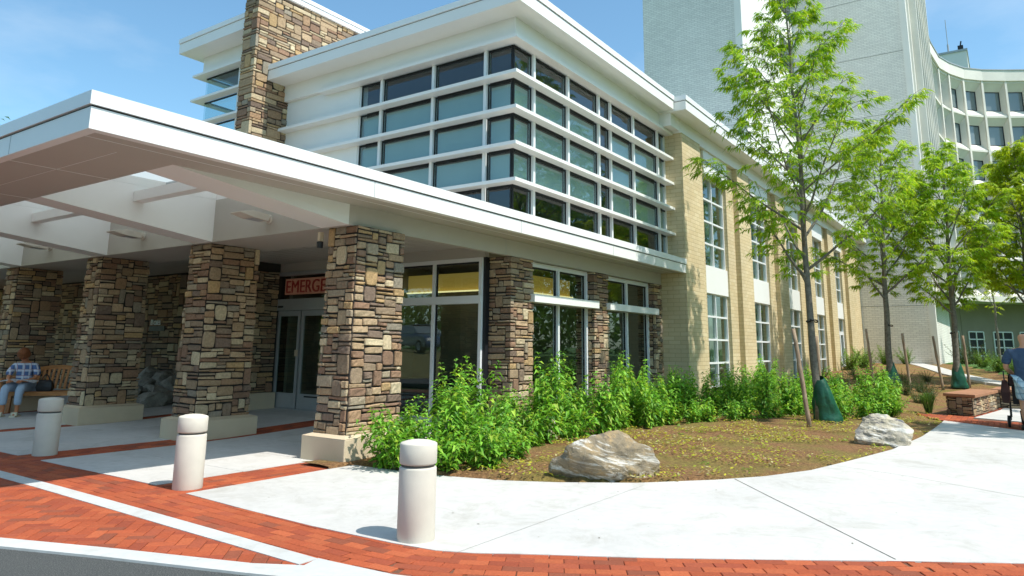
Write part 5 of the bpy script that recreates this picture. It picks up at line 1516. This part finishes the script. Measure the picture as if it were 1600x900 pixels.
# ------------------------------------------------------------------ trees across the road, seen in the glass
def big_tree(x, y, H, r, seed, label):
    rg = random.Random(seed); trunk, leaf = MB(), MB()
    trunk.tube([(0,0,-.1),(.1,0,H*.3),(0,.1,H*.75)], [.28,.22,.06], 10)
    for q in range(9):
        a = q*2.4; z = H*(.3+.05*q); trunk.tube([(0,0,z),(math.cos(a)*r*.4,math.sin(a)*r*.4,z+r*.3),(math.cos(a)*r*.8,math.sin(a)*r*.8,z+r*.45)], [.09,.06,.02], 6)
    cl = [(rg.gauss(0,.42)*r, rg.gauss(0,.42)*r, H*(.62+rg.gauss(0,.16)), rg.uniform(.25,.45)*r) for _ in range(26)]
    for (cx,cy,cz,cr) in cl:
        for _ in range(150):
            d = np.array((rg.gauss(0,1),rg.gauss(0,1),rg.gauss(0,1))); d = d/np.linalg.norm(d)
            p = np.array((cx,cy,cz))+d*cr*rg.uniform(.6,1.05)
            e = d+np.array((rg.uniform(-.8,.8),rg.uniform(-.8,.8),rg.uniform(-.9,.3)))
            L = rg.uniform(.22,.42); c = np.array((.11,.22,.04))*rg.uniform(.6,1.5)
            leaf.add(leaf5(p, e, np.array((0,0,1.0)), L, L*.55, .3, rg), LF, tuple(c))
    root = thing('shade_tree', (x,y,0), label, 'tree', 'shade trees across the road')
    trunk.build('trunk', M['bark'], root, True, True); leaf.build('crown', M['leaf'], root, False, True)
    return root
BT = 'large dark green shade tree across the road, seen reflected in the glass'
t0 = big_tree(22,-15,9.0,4.2,301,BT); t1 = big_tree(30,-17,10.5,4.8,302,BT); t0.scale = (1.45,)*3; t1.scale = (1.4,)*3
for x, y, src, s in ((38,-15,t0,1.65),(47,-17,t1,1.5),(13,-17,t1,1.3),(56,-16,t0,1.7),(-19,22,t0,1.0),(-20,31,t1,1.0),(-18,40,t0,.9),(-20,12,t1,.9)):
    c = copy_tree(src); c.location = (x,y,0); c.scale = (s,s,s); c.rotation_euler = (0,0,x)
# evergreen behind the canopy at the left edge
ft = copy_tree(t1); ft.location = (14.4,52.0,0); ft.scale = (1.2,1.2,1.47); tag(ft, 'dark green tree top showing above the canopy at the left edge', 'tree'); 
if 'group' in ft: del ft['group']

# grassy bank with parked cars across the drive, seen in the entrance glass
mb = MB()
bx_, by_ = np.linspace(-30,-3.5,18), np.linspace(14,44,12)
vv = [(x,y,-.06+1.15*smooth((-4.5-x)/4.0)*smooth((y-14)/3)) for y in by_ for x in bx_]
mb.add(vv, [(j*18+i,j*18+i+1,(j+1)*18+i+1,(j+1)*18+i) for j in range(11) for i in range(17)])
structure(mb.build('grass_bank', plain('dry_grass', (.17,.155,.06), .95, .4, 5), smooth=True))
def car(loc, rz, paint, label, van=False):
    root = thing('parked_car', loc, label, 'car', 'cars parked across the drive'); root.rotation_euler = (0,0,rz)
    W = .88
    prof = [(-2.15,.35),(-2.2,.62),(-2.05,.88),(-1.7,.95),(-1.0,.98),(.95,.98),(1.75,.86),(2.1,.70),(2.2,.5),(2.15,.30)]
    mb = MB(); n = len(prof)
    v = [(x,-W*(1 if z < .9 else .95),z) for x,z in prof] + [(x,W*(1 if z < .9 else .95),z) for x,z in prof]
    mb.add(v, [tuple(range(n)), tuple(range(n,2*n))[::-1]] + [(i,n+i,n+(i+1)%n,(i+1)%n) for i in range(n)]); bevel(mb.build('body', paint, root, local=True), .06, 3)
    h = 1.62 if van else 1.42; back = -2.0 if van else -1.55
    cab = [(back,.97),(back+.25,h-.03),(-.1,h),(.35,h-.06),(1.15,.97)]
    mb = MB(); n = len(cab); v = [(x,-W*(.93 if z < 1 else .74),z) for x,z in cab] + [(x,W*(.93 if z < 1 else .74),z) for x,z in cab]
    mb.add(v, [tuple(range(n)), tuple(range(n,2*n))[::-1]] + [(i,n+i,n+(i+1)%n,(i+1)%n) for i in range(n)]); bevel(mb.build('cabin', M['winglass'], root, local=True), .03)
    mb = MB(); mb.box(back+.25,.33,-W*.72,W*.72,h-.02,h+.03); bevel(mb.build('roof', paint, root, local=True), .02)
    for x in (-1.35,1.35):
        for sy in (-1,1):
            mb = MB(); mb.tube([(x,sy*(W-.18),.33),(x,sy*(W+.015),.33)], .33, 24); w = mb.build('wheel', M['rubber'], root, local=True)
            mb = MB(); mb.tube([(x,sy*(W-.16),.33),(x,sy*(W+.022),.33)], .21, 14); mb.build('rim', M['alu'], w, local=True)
    for sy in (-1,1):
        mb = MB(); mb.obox((2.1,sy*.62,.68), (.06,0,0), (0,.2,0), (0,0,.07)); bevel(mb.build('headlight', M['cap'], root, local=True), .02)
    return root
def paint(name, col):
    m, nt, b = nmat(name); b.inputs['Base Color'].default_value = (*col,1); b.inputs['Roughness'].default_value = .22; b.inputs['Coat Weight'].default_value = .6; return m
car((-9.5,26.2,1.08), R(-70), paint('blue_paint', (.03,.06,.13)), 'dark blue parked car mirrored in the glass beside the corner column')
car((-10.5,31.0,1.08), R(-70), paint('silver_paint', (.45,.47,.48)), 'silver parked car mirrored in the glass beside the entrance doors', True)

# distant wood closing the view across the road and across the drive (seen only in the glass)
wd = MB(); rg = random.Random(77)
for k in range(9000):
    if k % 2: x, y = rg.uniform(-20,110), rg.uniform(-44,-36)
    else: x, y = rg.uniform(-52,-42), rg.uniform(-30,80)
    top = 8+3*noise.noise((x*.12,y*.12,2)); z = top*rg.random()**.8
    d = np.array((rg.gauss(0,1),rg.gauss(0,1),rg.gauss(0,.7))); L = rg.uniform(.8,1.6)
    wd.add(leaf5(np.array((x,y,z)), d, np.array((0,0,1.0)), L, L*.7, .3, rg), LF, tuple(np.array((.10,.20,.04))*rg.uniform(.5,1.4)))
o = wd.build('distant_wood', M['leaf']); o['kind'] = 'stuff'; o['label'] = 'dark green mass of trees across the road, mirrored in the windows'; o['category'] = 'wood'
